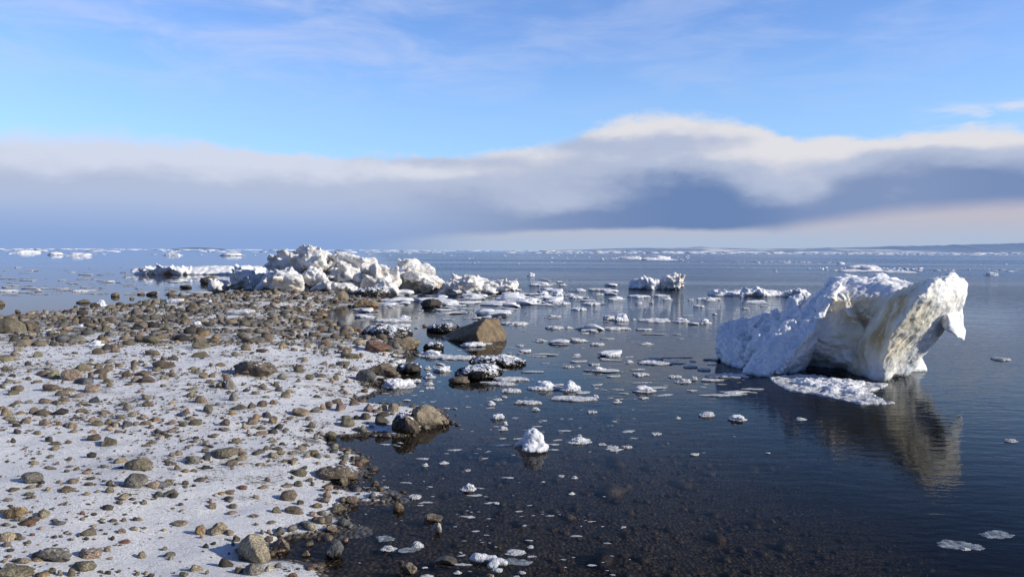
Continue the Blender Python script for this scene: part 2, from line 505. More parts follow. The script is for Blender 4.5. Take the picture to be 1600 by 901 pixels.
def water_material():
    m, t = mat('sea_water')
    p = t.pos()
    x, y, z = t.sep(p)[:3]
    dist = t.m('SQRT', t.m('ADD', t.m('MULTIPLY', x, x), t.m('MULTIPLY', y, y)))
    # wind: breezy away from the beach, calm close to it
    bands = t.noise(t.mapping(p, (0.010, 0.05, 1), (0, 0, 0.06)), 1.0, 4, 0.55)
    open_ = t.ss(t.m('ADD', t.m('MULTIPLY', x, 0.55), t.m('MULTIPLY', y, 0.10)), -0.6, 3.2, 0.10, 1.0)
    leftcalm = t.m('MULTIPLY', t.ss(x, -4.0, -10.0), t.ss(y, 62, 45))
    wind = t.m('MULTIPLY', open_, t.m('SUBTRACT', 1.0, t.m('MULTIPLY', leftcalm, 0.75)))
    wind = t.m('MULTIPLY', wind, t.ss(bands, 0.36, 0.60, 0.55, 1.15))
    far = t.ss(dist, 14, 40)
    rot = t.mapping(p, (0.75, 1.7, 1.0), (0, 0, 0.18))
    n1 = t.noise(rot, 5.0, 3, 0.55, 0.3)
    n2 = t.noise(t.mapping(p, (0.8, 1.8, 1.0), (0, 0, -0.25)), 1.3, 3, 0.5)
    amp1 = t.m('MULTIPLY', wind, t.m('ADD', 0.0060, t.m('MULTIPLY', far, 0.030)))
    amp2 = t.m('MULTIPLY', wind, t.m('ADD', 0.006, t.m('MULTIPLY', far, 0.075)))
    hgt = t.m('ADD', t.m('MULTIPLY', n1, amp1), t.m('MULTIPLY', n2, amp2))
    nrm = t.bump(hgt, 1.0, 1.0)
    dot = t.new('ShaderNodeVectorMath', operation='DOT_PRODUCT')
    t.put(dot.inputs[0], nrm); t.put(dot.inputs[1], t.new('ShaderNodeNewGeometry').outputs['Incoming'])
    cosv = t.m('ABSOLUTE', dot.outputs['Value'])
    fres = t.m('ADD', 0.02, t.m('MULTIPLY', 0.98, t.m('POWER', t.m('SUBTRACT', 1.0, cosv, clamp=True), 5.0)))
    gl = t.new('ShaderNodeBsdfGlossy')
    gl.inputs['Color'].default_value = (0.96, 0.98, 1.0, 1)
    t.put(gl.inputs['Roughness'], t.m('MULTIPLY', t.m('MULTIPLY', wind, t.ss(dist, 10, 90)), 0.24))
    t.put(gl.inputs['Normal'], nrm)
    tr = t.new('ShaderNodeBsdfTransparent'); tr.inputs[0].default_value = (0.53, 0.50, 0.465, 1)
    body = t.new('ShaderNodeBsdfDiffuse')
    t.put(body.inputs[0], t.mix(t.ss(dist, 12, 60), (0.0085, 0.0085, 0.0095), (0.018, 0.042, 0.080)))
    mb = t.new('ShaderNodeMixShader')
    turb = t.ss(t.m('ADD', t.m('ADD', t.m('MULTIPLY', x, 0.75), t.m('MULTIPLY', y, 0.20)), t.m('MULTIPLY', t.m('SUBTRACT', t.noise(p, 0.7, 3), 0.5), 2.2)), 1.9, 5.6)
    t.put(mb.inputs[0], turb)
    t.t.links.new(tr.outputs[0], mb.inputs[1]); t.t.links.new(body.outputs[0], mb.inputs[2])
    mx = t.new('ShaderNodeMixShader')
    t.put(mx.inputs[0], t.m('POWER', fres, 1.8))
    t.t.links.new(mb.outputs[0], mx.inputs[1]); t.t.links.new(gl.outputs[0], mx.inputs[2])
    t.out(mx.outputs[0])
    return m


def seaweed_material():
    m, t = mat('seaweed')
    p = t.pos()
    s = t.m('MULTIPLY', t.ss(t.m('ADD', t.m('ABSOLUTE', t.nz()), t.m('MULTIPLY', t.noise(p, 6, 4, 0.6), 2.4)), 1.86, 2.05), t.ss(t.sep(p)[2], 0.02, 0.05))
    base = t.mix(s, t.mix(t.noise(p, 25), (0.006, 0.005, 0.004), (0.028, 0.022, 0.014)), (0.82, 0.84, 0.88))
    t.out(t.principled(Base_Color=base, Roughness=t.m('ADD', 0.35, t.m('MULTIPLY', s, 0.4))))
    return m


def hill_material(name, c, snow):
    m, t = mat(name)
    p = t.pos()
    z = t.sep(p)[2]
    n = t.noise(t.mapping(p, (1, 1, 12)), 0.0012, 5, 0.6)
    s = t.m('MULTIPLY', t.ss(n, 0.50, 0.62), t.ss(z, 75, 20))
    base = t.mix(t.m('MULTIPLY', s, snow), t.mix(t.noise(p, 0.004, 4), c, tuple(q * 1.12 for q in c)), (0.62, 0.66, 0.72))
    t.out(t.principled(Base_Color=base, Roughness=1.0, Specular_IOR_Level=0.0))
    return m


M_GROUND = ground_material()
M_STONE = stone_material('stone_surface', False)
M_PEBBLE = stone_material('pebble_surface', True)
M_BERG = ice_material('iceberg_ice', dirt=0.12, sss=0.25, white=(0.90, 0.90, 0.88), grey=(0.70, 0.75, 0.79), bump=0.011, stain_sun=True)
M_PILE = ice_material('pressed_ice', dirt=0.8, scale=0.5, white=(0.88, 0.85, 0.79), grey=(0.64, 0.63, 0.60), dirt_col=(0.36, 0.28, 0.17), bump=0.06)
M_FLOE = ice_material('floe_snow', scale=2.2, grey=(0.70, 0.73, 0.77), bump=0.016)
M_DIRTY = ice_material('dirty_floe_ice', scale=1.5, dirt=0.5, grey=(0.55, 0.55, 0.53), white=(0.78, 0.77, 0.74), dirt_col=(0.30, 0.24, 0.17), bump=0.02)
M_SLUSH = ice_material('grey_ice', scale=2.0, grey=(0.34, 0.37, 0.40), white=(0.56, 0.58, 0.60), bump=0.012)
M_CLEAR = clear_ice_material()
M_WATER = water_material()
M_WEED = seaweed_material()
M_FAR = ice_material('far_ice', scale=0.2, grey=(0.70, 0.72, 0.76), bump=0.05)

# ------------------------------------------------------------------ mesh helpers
def mesh_from(name, verts, faces, smooth=True):
    verts = np.asarray(verts, np.float32)
    me = bpy.data.meshes.new(name)
    if isinstance(faces, np.ndarray):
        nf, k = faces.shape
        me.vertices.add(len(verts)); me.vertices.foreach_set('co', verts.ravel())
        me.loops.add(nf * k); me.loops.foreach_set('vertex_index', faces.astype(np.int32).ravel())
        me.polygons.add(nf); me.polygons.foreach_set('loop_start', np.arange(0, nf * k, k, dtype=np.int32))
        me.update(calc_edges=True)
    else:
        me.from_pydata([tuple(map(float, v)) for v in verts], [], faces)
        me.update()
    me.polygons.foreach_set('use_smooth', np.full(len(me.polygons), smooth))
    return me


def link(name, me, material=None, parent=None):
    o = bpy.data.objects.new(name, me)
    col.objects.link(o)
    if material is not None and me is not None and len(me.materials) == 0:
        me.materials.append(material)
    if parent is not None:
        o.parent = parent
        o.matrix_parent_inverse = parent.matrix_world.inverted()
    return o


def tag(o, label=None, cat=None, group=None, kind=None):
    if label: o['label'] = label
    if cat: o['category'] = cat
    if group: o['group'] = group
    if kind: o['kind'] = kind
    return o


def verts_of(me):
    v = np.empty(len(me.vertices) * 3, np.float32)
    me.vertices.foreach_get('co', v)
    return v.reshape(-1, 3).astype(float)


def normals_of(me):
    v = np.empty(len(me.vertices) * 3, np.float32)
    me.vertex_normals.foreach_get('vector', v)
    return v.reshape(-1, 3).astype(float)


def set_verts(me, v):
    me.vertices.foreach_set('co', np.asarray(v, np.float32).ravel())
    me.update()


_ico_cache = {}
def ico(sub):
    if sub not in _ico_cache:
        bm = bmesh.new()
        bmesh.ops.create_icosphere(bm, subdivisions=sub, radius=1.0)
        bm.verts.ensure_lookup_table()
        v = np.array([q.co[:] for q in bm.verts])
        f = np.array([[q.index for q in fc.verts] for fc in bm.faces])
        bm.free()
        _ico_cache[sub] = (v, f)
    v, f = _ico_cache[sub]
    return v.copy(), f


def hull_into(bm, pts):
    vs = [bm.verts.new(tuple(map(float, p))) for p in pts]
    r = bmesh.ops.convex_hull(bm, input=vs, use_existing_faces=False)
    junk = [g for g in set(r['geom_interior'] + r['geom_unused']) if isinstance(g, bmesh.types.BMVert)]
    bmesh.ops.delete(bm, geom=junk, context='VERTS')


def remesh(bm, voxel, smooth=2, sfac=0.5):
    """a welded skin over all the overlapping solids of the bmesh"""
    me = bpy.data.meshes.new('tmp')
    bm.to_mesh(me); bm.free()
    o = bpy.data.objects.new('tmp', me)
    col.objects.link(o)
    md = o.modifiers.new('r', 'REMESH'); md.mode = 'VOXEL'; md.voxel_size = voxel; md.use_smooth_shade = True
    if smooth:
        s = o.modifiers.new('s', 'SMOOTH'); s.iterations = smooth; s.factor = sfac
    dg = bpy.context.evaluated_depsgraph_get(); dg.update()
    out = bpy.data.meshes.new_from_object(o.evaluated_get(dg))
    bpy.data.objects.remove(o); bpy.data.meshes.remove(me)
    return out


def roughen(me, octs, seed=0.0):
    """push the skin along its normals: (wavelength, amplitude, kind[, stretch matrix])"""
    for oc in octs:
        v, n = verts_of(me), normals_of(me)
        lam, amp, kind = oc[:3]
        q = v if len(oc) < 4 else v @ oc[3].T
        q = q / lam + seed
        d = fbm(q, 3) if kind == 'f' else (ridged(q, 3) - 1.0)
        set_verts(me, v + n * (amp * d)[:, None])
    me.polygons.foreach_set('use_smooth', np.full(len(me.polygons), True))


def recenter(me, origin):
    set_verts(me, verts_of(me) - np.asarray(origin))


# ------------------------------------------------------------------ setting: beach, water, hills
def axis(lo, hi, step, far, grow=1.12, flo=None):
    a = list(np.arange(lo, hi + 1e-6, step))
    s, x = step, a[-1]
    while x < far:
        s *= grow; x += s; a.append(x)
    s, x, b = step, lo, []
    flo = -far if flo is None else flo
    while x > flo:
        s *= grow; x -= s; b.append(x)
    return np.array(b[::-1] + a)


def build_ground():
    xs = axis(-7.5, 2.6, 0.038, 42000, 1.10)
    ya = list(np.arange(3.2, 13.0, 0.036)); s = 0.036; y = ya[-1]
    while y < 36:
        s = min(s * 1.02, 0.13); y += s; ya.append(y)
    while y < 42000:
        s *= 1.12; y += s; ya.append(y)
    y, s, yb = 3.2, 0.036, []
    while y > -60:
        s *= 1.15; y -= s; yb.append(y)
    ys = np.array(yb[::-1] + ya)
    X, Y = np.meshgrid(xs, ys)
    sdv = shore_sd(X, Y)
    Z = ground_h(X, Y)
    v = np.stack([X.ravel(), Y.ravel(), Z], 1)
    nx, ny = len(xs), len(ys)
    i = (np.arange(ny - 1)[:, None] * nx + np.arange(nx - 1)[None]).ravel()
    f = np.stack([i, i + 1, i + 1 + nx, i + nx], 1)
    me = mesh_from('beach', v, f)
    s = snow_amount(v[:, 0], v[:, 1], sdv)
    a = me.attributes.new('snow', 'FLOAT', 'POINT')
    a.data.foreach_set('value', s.astype(np.float32))
    tag(link('ground', me, M_GROUND), 'snow-dusted gravel beach sloping under the water', 'ground', kind='structure')


def snow_amount(x, y, sdv):
    p = np.stack([x, y, np.zeros_like(x)], 1)
    n = fbm(p * np.array([0.7, 0.55, 1]), 4)
    d = y
    lvl = 0.76 - 0.24 * sstep(10.6, 14.0, d + 0.8 * fbm(p * 0.5 + 4, 2)) + 0.20 * np.exp(-((d - 12.1 - 0.10 * (x + 4)) / 0.45) ** 2)
    s = lvl + 0.24 * n + 0.22 * fbm(p * np.array([3.2, 5.0, 1]) + 30, 3)
    s = s * np.clip(sdv / 0.05 + 0.6, 0, 1)
    return np.clip(s, 0, 1)


build_ground()


def build_water():
    xs = axis(-20, 20, 2.0, 42000, 1.35)
    ys = axis(-4, 40, 2.0, 42000, 1.35, flo=-60)
    X, Y = np.meshgrid(xs, ys)
    v = np.stack([X.ravel(), Y.ravel(), np.zeros(X.size)], 1)
    nx, ny = len(xs), len(ys)
    i = (np.arange(ny - 1)[:, None] * nx + np.arange(nx - 1)[None]).ravel()
    tag(link('water', mesh_from('water', v, np.stack([i, i + 1, i + 1 + nx, i + nx], 1)), M_WATER), 'calm blue sea water with drifting ice', 'water', kind='structure')


build_water()


def ridge(name, label, prof, d, depth, material):
    """a long low hill: profile points (photo x, crest y), foot on the water"""
    xs = np.arange(prof[0][0], prof[-1][0] + 1, 3.0)
    yt = np.interp(xs, [q[0] for q in prof], [q[1] for q in prof])
    rows = []
    for k, px in enumerate(xs):
        crest = P(px, yt[k], d)
        base = np.array([crest[0], crest[1], 0.0])
        hz = max(crest[2], 0.5) * (1 + 0.06 * float(fbm([[px * 0.05, d, 0]], 3)[0]))
        for q, hq in ((-depth, -2.0), (-depth * 0.55, hz * 0.42), (-depth * 0.25, hz * 0.8), (0, hz), (depth * 0.5, hz * 0.6), (depth, -2.0)):
            rows.append(base + np.array([0, q, hq]))
    n = 6
    i = (np.arange(len(xs) - 1)[:, None] * n + np.arange(n - 1)[None]).ravel()
    me = mesh_from(name, np.array(rows), np.stack([i, i + 1, i + 1 + n, i + n], 1)[:, ::-1])
    tag(link(name, me, material), label, 'hills', kind='structure')


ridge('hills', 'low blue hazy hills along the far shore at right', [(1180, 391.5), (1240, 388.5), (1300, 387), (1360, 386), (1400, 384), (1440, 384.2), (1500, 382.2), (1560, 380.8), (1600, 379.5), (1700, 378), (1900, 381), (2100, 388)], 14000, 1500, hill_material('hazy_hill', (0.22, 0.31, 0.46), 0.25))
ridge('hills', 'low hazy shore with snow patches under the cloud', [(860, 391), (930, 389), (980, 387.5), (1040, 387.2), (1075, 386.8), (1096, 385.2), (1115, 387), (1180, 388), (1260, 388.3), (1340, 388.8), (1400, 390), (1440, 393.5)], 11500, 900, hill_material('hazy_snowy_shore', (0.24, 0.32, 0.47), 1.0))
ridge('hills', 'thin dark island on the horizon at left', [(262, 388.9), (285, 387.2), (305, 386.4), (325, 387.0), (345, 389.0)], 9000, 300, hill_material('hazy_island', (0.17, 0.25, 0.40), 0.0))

# ------------------------------------------------------------------ landmarks for the labels
LAND = []          # (photo x, photo y, short name)
FLOE_LAND = []
_used = {}


def describe(px, py, head, marks, maxd=400):
    """a phrase that places a thing by the nearest landmark; repeats are told apart afterwards"""
    best = min(marks, key=lambda q: ((q[0] - px) / 1.0) ** 2 + ((q[1] - py) * 1.7) ** 2)
    dx, dy = px - best[0], py - best[1]
    hw = best[3]
    a = 'behind' if dy < -5 else ('in front of' if dy > 5 else '')
    b = 'left of' if dx < -hw else ('right of' if dx > hw else '')
    if a and b and abs(dy) * 1.7 > abs(dx) * 2.2: b = ''
    if a and b and abs(dx) > abs(dy) * 1.7 * 2.2: a = ''
    if a and b:
        rel = {'behind': 'behind ', 'in front of': 'in front '}[a] + b.replace('left of', 'and left of').replace('right of', 'and right of')
    else:
        rel = a or b or 'beside'
    return head, rel, best[2], math.hypot(dx, dy * 1.7)


ORD = ['nearest', 'second nearest', 'third nearest', 'fourth nearest', 'fifth nearest', 'sixth nearest', 'seventh nearest', 'eighth nearest', 'ninth nearest', 'tenth nearest', 'eleventh nearest', 'twelfth nearest', 'thirteenth nearest', 'fourteenth nearest']


def label_all(items):
    """items: (object, head, rel, landmark, distance)"""
    g = {}
    for it in items:
        g.setdefault((it[1], it[2], it[3]), []).append(it)
    for (head, rel, lm), L in g.items():
        L.sort(key=lambda q: q[4])
        for k, it in enumerate(L):
            it[0]['label'] = f'{head} {rel} {lm}' if len(L) == 1 else f'{ORD[min(k, 13)]} {head} {rel} {lm}'


# ------------------------------------------------------------------ stones
ZOOM = {'A': (0, 480, 6.4375), 'B': (220, 480, 6.4375), 'C': (440, 480, 6.4375), 'D': (0, 600, 6.4375), 'E': (220, 600, 6.4375), 'F': (440, 600, 5.632),
        'G': (0, 740, 5.596), 'H': (250, 740, 5.596), 'I': (490, 720, 4.444), 'J': (760, 600, 3.636), 'K': (720, 380, 3.755), 'L': (420, 440, 3.465),
        'M': (300, 360, 3.077), 'N': (0, 0, 1.0), 'Q': (1080, 390, 3.337), 'R': (0, 370, 3.81)}


def zpx(reg, x, y, w=0, h=0):
    x0, y0, s = ZOOM[reg]
    return x0 + x / s, y0 + y / s, w / s, h / s


COLS = {'t': ((0.40, 0.34, 0.25), 'tan'), 'g': ((0.27, 0.26, 0.235), 'grey'), 'b': ((0.23, 0.185, 0.14), 'brown'), 'd': ((0.085, 0.08, 0.072), 'dark'),
        'p': ((0.40, 0.315, 0.26), 'pinkish'), 'r': ((0.30, 0.165, 0.115), 'reddish'), 'o': ((0.40, 0.29, 0.165), 'ochre'), 'l': ((0.50, 0.47, 0.41), 'pale'),
        'v': ((0.28, 0.255, 0.185), 'olive'), 's': ((0.16, 0.175, 0.19), 'slate-grey')}


def stone_verts(seed, sub, angular, bumpy=1.0):
    r = np.random.default_rng(seed)
    v, f = ico(sub)
    k = 9 if angular else 6
    for _ in range(k):
        n = r.normal(size=3); n /= np.linalg.norm(n)
        c = r.uniform(0.50, 0.82) if angular else r.uniform(0.64, 0.92)
        d = v @ n - c
        soft = 0.02 if angular else 0.08
        push = np.where(d > -soft, np.where(d > soft, d, (d + soft) ** 2 / (4 * soft)), 0)
        v = v - push[:, None] * n[None]
    nr = v / np.linalg.norm(v, axis=1)[:, None]
    a = (0.15 if angular else 0.11) * bumpy
    v = v + nr * (a * fbm(v * 1.4 + seed, 2) + 0.035 * bumpy * fbm(v * 4.5 + seed, 3))[:, None]
    lo, hi = v.min(0), v.max(0)
    v = (v - (lo + hi) / 2) / (hi - lo)
    return v, f            # unit box around the origin


PROTO = []
for k in range(20):
    v, f = stone_verts(100 + k, 3, k % 2 == 0)
    me = mesh_from('stone', v, f)
    me.materials.append(M_STONE)
    PROTO.append((me, k % 2 == 0))


def rest(px, py, w, h, water=False, bury=0.22, least=0.22):
    """place a stone whose picture box is centred there: position of its middle, and its size"""
    q = at(px, py + h / 2) if water else ground_at(px, py + h / 2)
    d = float((q - EYE) @ fwd)
    W = w * d / F
    D = W * random.uniform(0.62, 0.85)
    dep = (H - q[2]) / d
    Hh = max(least * W, h * d / F - 0.45 * D * dep)
    full = Hh / (1 - bury)
    vx, vy = q[0] / d, q[1] / d
    c = np.array([q[0] + vx * D * 0.42, q[1] + vy * D * 0.42, q[2] + Hh / 2 - (full - Hh) / 2])
    if not water:
        g = float(ground_h([c[0]], [c[1]])[0])
        c[2] = max(g, -0.03) + Hh / 2 - (full - Hh) / 2
    return c, (W, D, full), d


# ---- boulders: name, region, box, colour, snow, angular, seed, label, short name
BOULDERS = [
    ('G', 280, 40, 200, 110, 'g', 0.0, 0, 1, 'rounded grey boulder with a split left end on snow near the left edge', 'the split grey boulder'),
    ('N', 218, 725, 44, 20, 'v', 0.0, 0, 2, 'humped olive boulder tapering to the right above the domed grey boulder', 'the humped olive boulder'),
    ('G', 1190, 65, 210, 125, 'g', 0.0, 0, 3, 'domed grey boulder on snow just in front of the humped olive boulder', 'the domed grey boulder'),
    ('G', 470, 690, 370, 165, 'g', 0.3, 1, 4, 'broad dark grey boulder, largest on the snow in the lower left corner', 'the broad dark grey boulder'),
    ('G', 785, 690, 200, 110, 'p', 0.45, 0, 5, 'pink boulder with snow on its top beside the broad dark grey boulder', 'the snow-topped pink boulder'),
    ('G', 735, 805, 220, 95, 'v', 0.0, 0, 6, 'smooth olive egg-shaped boulder in front of the snow-topped pink boulder', 'the smooth olive boulder'),
    ('G', 150, 870, 340, 110, 'v', 0.0, 1, 7, 'flat olive boulder cut off by the bottom left corner of the photo', 'the corner boulder'),
    ('G', 130, 340, 210, 105, 'o', 0.0, 1, 8, 'rust-stained ochre boulder alone on the snow at the left edge', 'the rust-stained boulder'),
    ('H', 1050, 620, 210, 125, 'p', 0.0, 1, 10, 'angular pink boulder leaning against the tall pale boulder by the inlet', 'the angular pink boulder'),
    ('H', 815, 825, 190, 120, 'g', 0.0, 0, 11, 'round grey boulder at the foot of the tall pale boulder', 'the grey foot boulder'),
    ('H', 500, 480, 175, 115, 't', 0.0, 1, 12, 'triangular tan boulder on snow behind the tall pale boulder', 'the triangular tan boulder'),
    ('H', 1125, 190, 165, 95, 'b', 0.0, 0, 13, 'round brown boulder on snow close to the water, behind the pale boulder', 'the round brown boulder'),
    ('E', 840, 715, 262, 95, 'v', 0.0, 0, 14, 'flat oval olive boulder in the middle of the snow field', 'the flat oval boulder'),
    ('E', 525, 755, 165, 92, 'g', 0.0, 1, 15, 'wedge-shaped grey boulder on snow left of the flat oval boulder', 'the wedge-shaped grey boulder'),
    ('B', 1140, 610, 490, 165, 'b', 0.35, 1, 16, 'long brown boulder with a snow-dusted flat top, largest on the upper beach', 'the long brown boulder'),
    ('A', 105, 180, 310, 165, 'v', 0.0, 0, 17, 'big smooth olive boulder at the left edge where beach meets water', 'the big olive boulder'),
    ('A', 310, 195, 220, 95, 'b', 0.0, 1, 18, 'shadowed brown boulder right beside the big smooth olive boulder', 'the shadowed brown boulder'),
    ('D', 1100, 570, 175, 100, 'v', 0.1, 1, 19, 'olive boulder with a dark hollow on the upper snow field', 'the hollowed boulder'),
    ('A', 725, 680, 190, 120, 'p', 0.0, 0, 20, 'large round pink cobble in the row of stones across the snow', 'the round pink cobble'),
    ('A', 840, 740, 200, 75, 's', 0.0, 0, 21, 'dark slate boulder lying in front of the round pink cobble', 'the dark slate boulder'),
    ('F', 1290, 277, 360, 205, 't', 0.25, 0, 22, 'large tan boulder with a snowy ledge at the tip of the spit', 'the spit boulder'),
    ('F', 490, 787, 395, 142, 'b', 0.35, 0, 24, 'wide flat brown boulder with snow on top at the water edge', 'the wide brown boulder'),
    ('C', 1230, 350, 355, 135, 't', 0.0, 0, 25, 'saddle-shaped tan boulder standing at the water edge behind the red boulder', 'the saddle-shaped boulder'),
    ('C', 950, 395, 310, 120, 'r', 0.25, 1, 26, 'red boulder dusted with snow at the water edge', 'the red boulder'),
    ('C', 1010, 630, 290, 135, 'b', 0.1, 1, 27, 'angular rust-brown boulder standing at the water edge', 'the rust-brown boulder'),
    ('C', 850, 690, 200, 135, 's', 0.0, 0, 28, 'smooth slate boulder in front of the angular rust-brown boulder', 'the smooth slate boulder'),
    ('L', 880, 116, 115, 48, 'd', 0.1, 1, 29, 'dark pointed boulder among the ice chips in front of the ice pile', 'the dark pointed boulder'),
    ('L', 525, 116, 140, 46, 'o', 0.0, 0, 30, 'ochre boulder on the far beach in front of the ice pile', 'the ochre boulder'),
    ('L', 395, 76, 78, 52, 't', 0.0, 0, 31, 'upright tan boulder on the far beach close to the ice pile', 'the upright tan boulder'),
    ('I', 145, 605, 148, 128, 's', 0.0, 0, 32, 'smooth blue-grey boulder standing alone in the near shallow water', 'the blue-grey boulder'),
    ('I', 655, 738, 125, 82, 't', 0.0, 1, 33, 'tan cube-like boulder half in the water near the bottom edge', 'the tan cube-like boulder'),
    ('N', 328, 437, 30, 12, 'v', 0.0, 0, 34, 'low olive boulder in the water in front of the long ice strip', 'the low olive boulder'),
    ('L', 1028, 530, 120, 42, 'b', 0.0, 0, 35, 'low reddish-brown boulder among floes right of the rust-brown boulder', 'the low reddish-brown boulder'),
]
WATERY = {'the spit boulder', 'the dark pointed boulder', 'the blue-grey boulder', 'the tan cube-like boulder', 'the low olive boulder', 'the low reddish-brown boulder'}


def add_boulder(b):
    reg, x, y, w, h, c, snow, ang, seed, label, short = b
    px, py, pw, ph = zpx(reg, x, y, w, h)
    wat = short in WATERY
    cpos, dims, d = rest(px, py, pw, ph, wat, 0.25, 0.12 if c == 'd' else 0.26)
    v, f = stone_verts(seed * 7 + 3, 5, ang)
    me = mesh_from('boulder', v * np.array(dims), f)
    if short == 'the saddle-shaped boulder':
        vv = verts_of(me)
        vv[:, 2] -= 0.10 * dims[2] * np.exp(-((vv[:, 0] / dims[0] + 0.05) / 0.10) ** 2) * (vv[:, 2] > 0)
        set_verts(me, vv)
    if short == 'the spit boulder':
        vv = verts_of(me)
        vv[:, 2] -= 0.25 * dims[2] * sstep(-0.02, 0.18, vv[:, 0] / dims[0] - vv[:, 1] / dims[1] * 0.9) * (vv[:, 2] > 0)
        set_verts(me, vv)
    roughen(me, [(0.35 * dims[0], 0.022 * dims[0], 'f'), (0.10 * dims[0], 0.008 * dims[0], 'r'), (0.03 * dims[0], 0.003 * dims[0], 'f')], seed)
    o = link('boulder', me, M_STONE)
    o.location = cpos
    o.rotation_euler = (random.uniform(-.06, .06), random.uniform(-.06, .06), random.uniform(-.25, .25))
    o.color = (*COLS[c][0], snow)
    tag(o, label, 'boulder', 'boulders on the beach')
    LAND.append((px, py, short, pw / 2))
    return o


for b in BOULDERS:
    add_boulder(b)


def hull_boulder(name, pts, voxel, octs, color, snow, label, short, box):
    bm = bmesh.new()
    hull_into(bm, pts)
    me = remesh(bm, voxel, 3)
    roughen(me, octs, 3.3)
    org = np.array([np.mean([p[0] for p in pts]), np.mean([p[1] for p in pts]), 0.0])
    recenter(me, org)
    o = link(name, me, M_STONE)
    o.location = org
    o.color = (*color, snow)
    tag(o, label, 'boulder', 'boulders on the beach')
    LAND.append((box[0], box[1], short, box[2]))
    return o


def HP(reg, lst):
    return [P(*zpx(reg, x, y)[:2], d) for x, y, d in lst]


# the pale boulder in the foreground
_d = 4.30
hull_boulder('boulder', HP('H', [(667, 660, _d + .05), (700, 590, _d), (780, 530, _d - .02), (850, 515, _d + .05), (895, 540, _d + .03), (930, 610, _d), (968, 720, _d + .02), (965, 790, _d), (905, 805, _d - .05), (800, 755, _d - .06), (720, 745, _d - .02), (680, 700, _d),
                                 (790, 640, _d - .07), (850, 700, _d - .10), (720, 640, _d + .20), (780, 550, _d + .17), (900, 590, _d + .2), (950, 730, _d + .2), (800, 830, _d + .1), (930, 840, _d + .1)]),
             0.006, [(0.10, 0.006, 'f'), (0.03, 0.0025, 'f')], (0.43, 0.39, 0.30), -0.2, 'tall pale granite boulder standing in the snow near the bottom edge', 'the tall pale boulder', (398, 857, 26))
# the two-faced boulder in the water
hull_boulder('boulder', HP('L', [(1142, 338, 14.45), (1278, 322, 15.0), (1287, 290, 15.3), (1245, 206, 15.2), (1172, 199, 14.85), (1122, 278, 14.42), (928, 306, 15.7), (960, 318, 15.2), (1080, 335, 14.7), (1135, 208, 15.2),
                                 (1000, 270, 16.2), (1240, 240, 16.2), (1180, 205, 15.9), (1142, 375, 14.6), (1270, 360, 15.1), (930, 330, 15.6), (1250, 340, 16.0)]),
             0.02, [(0.5, 0.03, 'f'), (0.12, 0.012, 'f')], (0.28, 0.215, 0.135), 0.0, 'large wedge-shaped boulder in the water, right face sunlit and left face shaded', 'the wedge-shaped boulder', (741, 517, 50))

# ---- seaweed-draped rocks
def weed_mesh(dims, n, seed, side=None):
    r = np.random.default_rng(seed)
    V, Fc = [], []
    for _ in range(n):
        th = r.uniform(0, 2 * PI) if side is None else r.normal(side, 0.75)
        ph = math.acos(r.uniform(0.05, 1.0))
        dth = r.normal(0, 0.35); dph = r.uniform(0.10, 0.22)
        wdt = r.uniform(0.010, 0.022) * (dims[0] / 0.6) ** 0.5
        lift = r.uniform(1.02, 1.14)
        base = len(V)
        m = 5
        for k in range(m + 1):
            a, b_ = th + dth * k / m, ph + dph * k
            l = lift + 0.05 * math.sin(k * 1.9 + th * 7)
            c = np.array([math.sin(b_) * math.cos(a) * dims[0] / 2, math.sin(b_) * math.sin(a) * dims[1] / 2, math.cos(b_) * dims[2] / 2]) * l
            tdir = np.array([-math.sin(a), math.cos(a), r.normal(0, 0.5)])
            ww = wdt * (0.6 + 0.7 * math.sin(PI * (k + 0.4) / (m + 0.8))) * r.uniform(0.8, 1.3)
            V += [c - tdir * ww, c + tdir * ww]
        for k in range(m):
            i = base + 2 * k
            Fc.append([i, i + 1, i + 3, i + 2])
    return mesh_from('seaweed', np.array(V), np.array(Fc))


WEEDY = [
    ('C', 1060, 255, 450, 125, 'v', 0.3, 0, 41, 900, None, 'low rock draped in black seaweed and snow behind the saddle-shaped boulder', 'the low weed-draped rock', 0),
    ('C', 1290, 615, 245, 105, 'd', 0.2, 1, 42, 260, 2.6, 'dark rock with seaweed at its left end right of the rust-brown boulder', 'the dark weedy rock', 1),
    ('L', 892, 350, 95, 42, 'd', 0.4, 1, 43, 300, None, 'small black seaweed clump dusted with snow in front of the wedge-shaped boulder', 'the small weed clump', 1),
    ('L', 945, 252, 160, 48, 'd', 0.4, 1, 44, 380, None, 'seaweed-covered rock behind the left end of the wedge-shaped boulder', 'the weedy rock behind', 1),
    ('K', 215, 695, 285, 52, 'd', 0.5, 0, 45, 650, None, 'long flat seaweed-covered rock with a snowy back, surrounded by water', 'the long weedy rock', 1),
    ('K', 105, 757, 250, 82, 'd', 0.2, 1, 46, 800, None, 'bushy black seaweed-covered rock in the water beside the long weedy rock', 'the bushy weedy rock', 1),
    ('F', 1100, 352, 225, 190, 'b', 0.25, 0, 47, 520, 3.0, 'brown rock with black seaweed hanging from its left half in front of the spit boulder', 'the weed-hung brown rock', 1),
    ('L', 560, 62, 185, 50, 'd', 0.5, 1, 48, 500, None, 'snowy black seaweed-covered rock at the foot of the ice pile', 'the snowy weedy rock', 0),
]
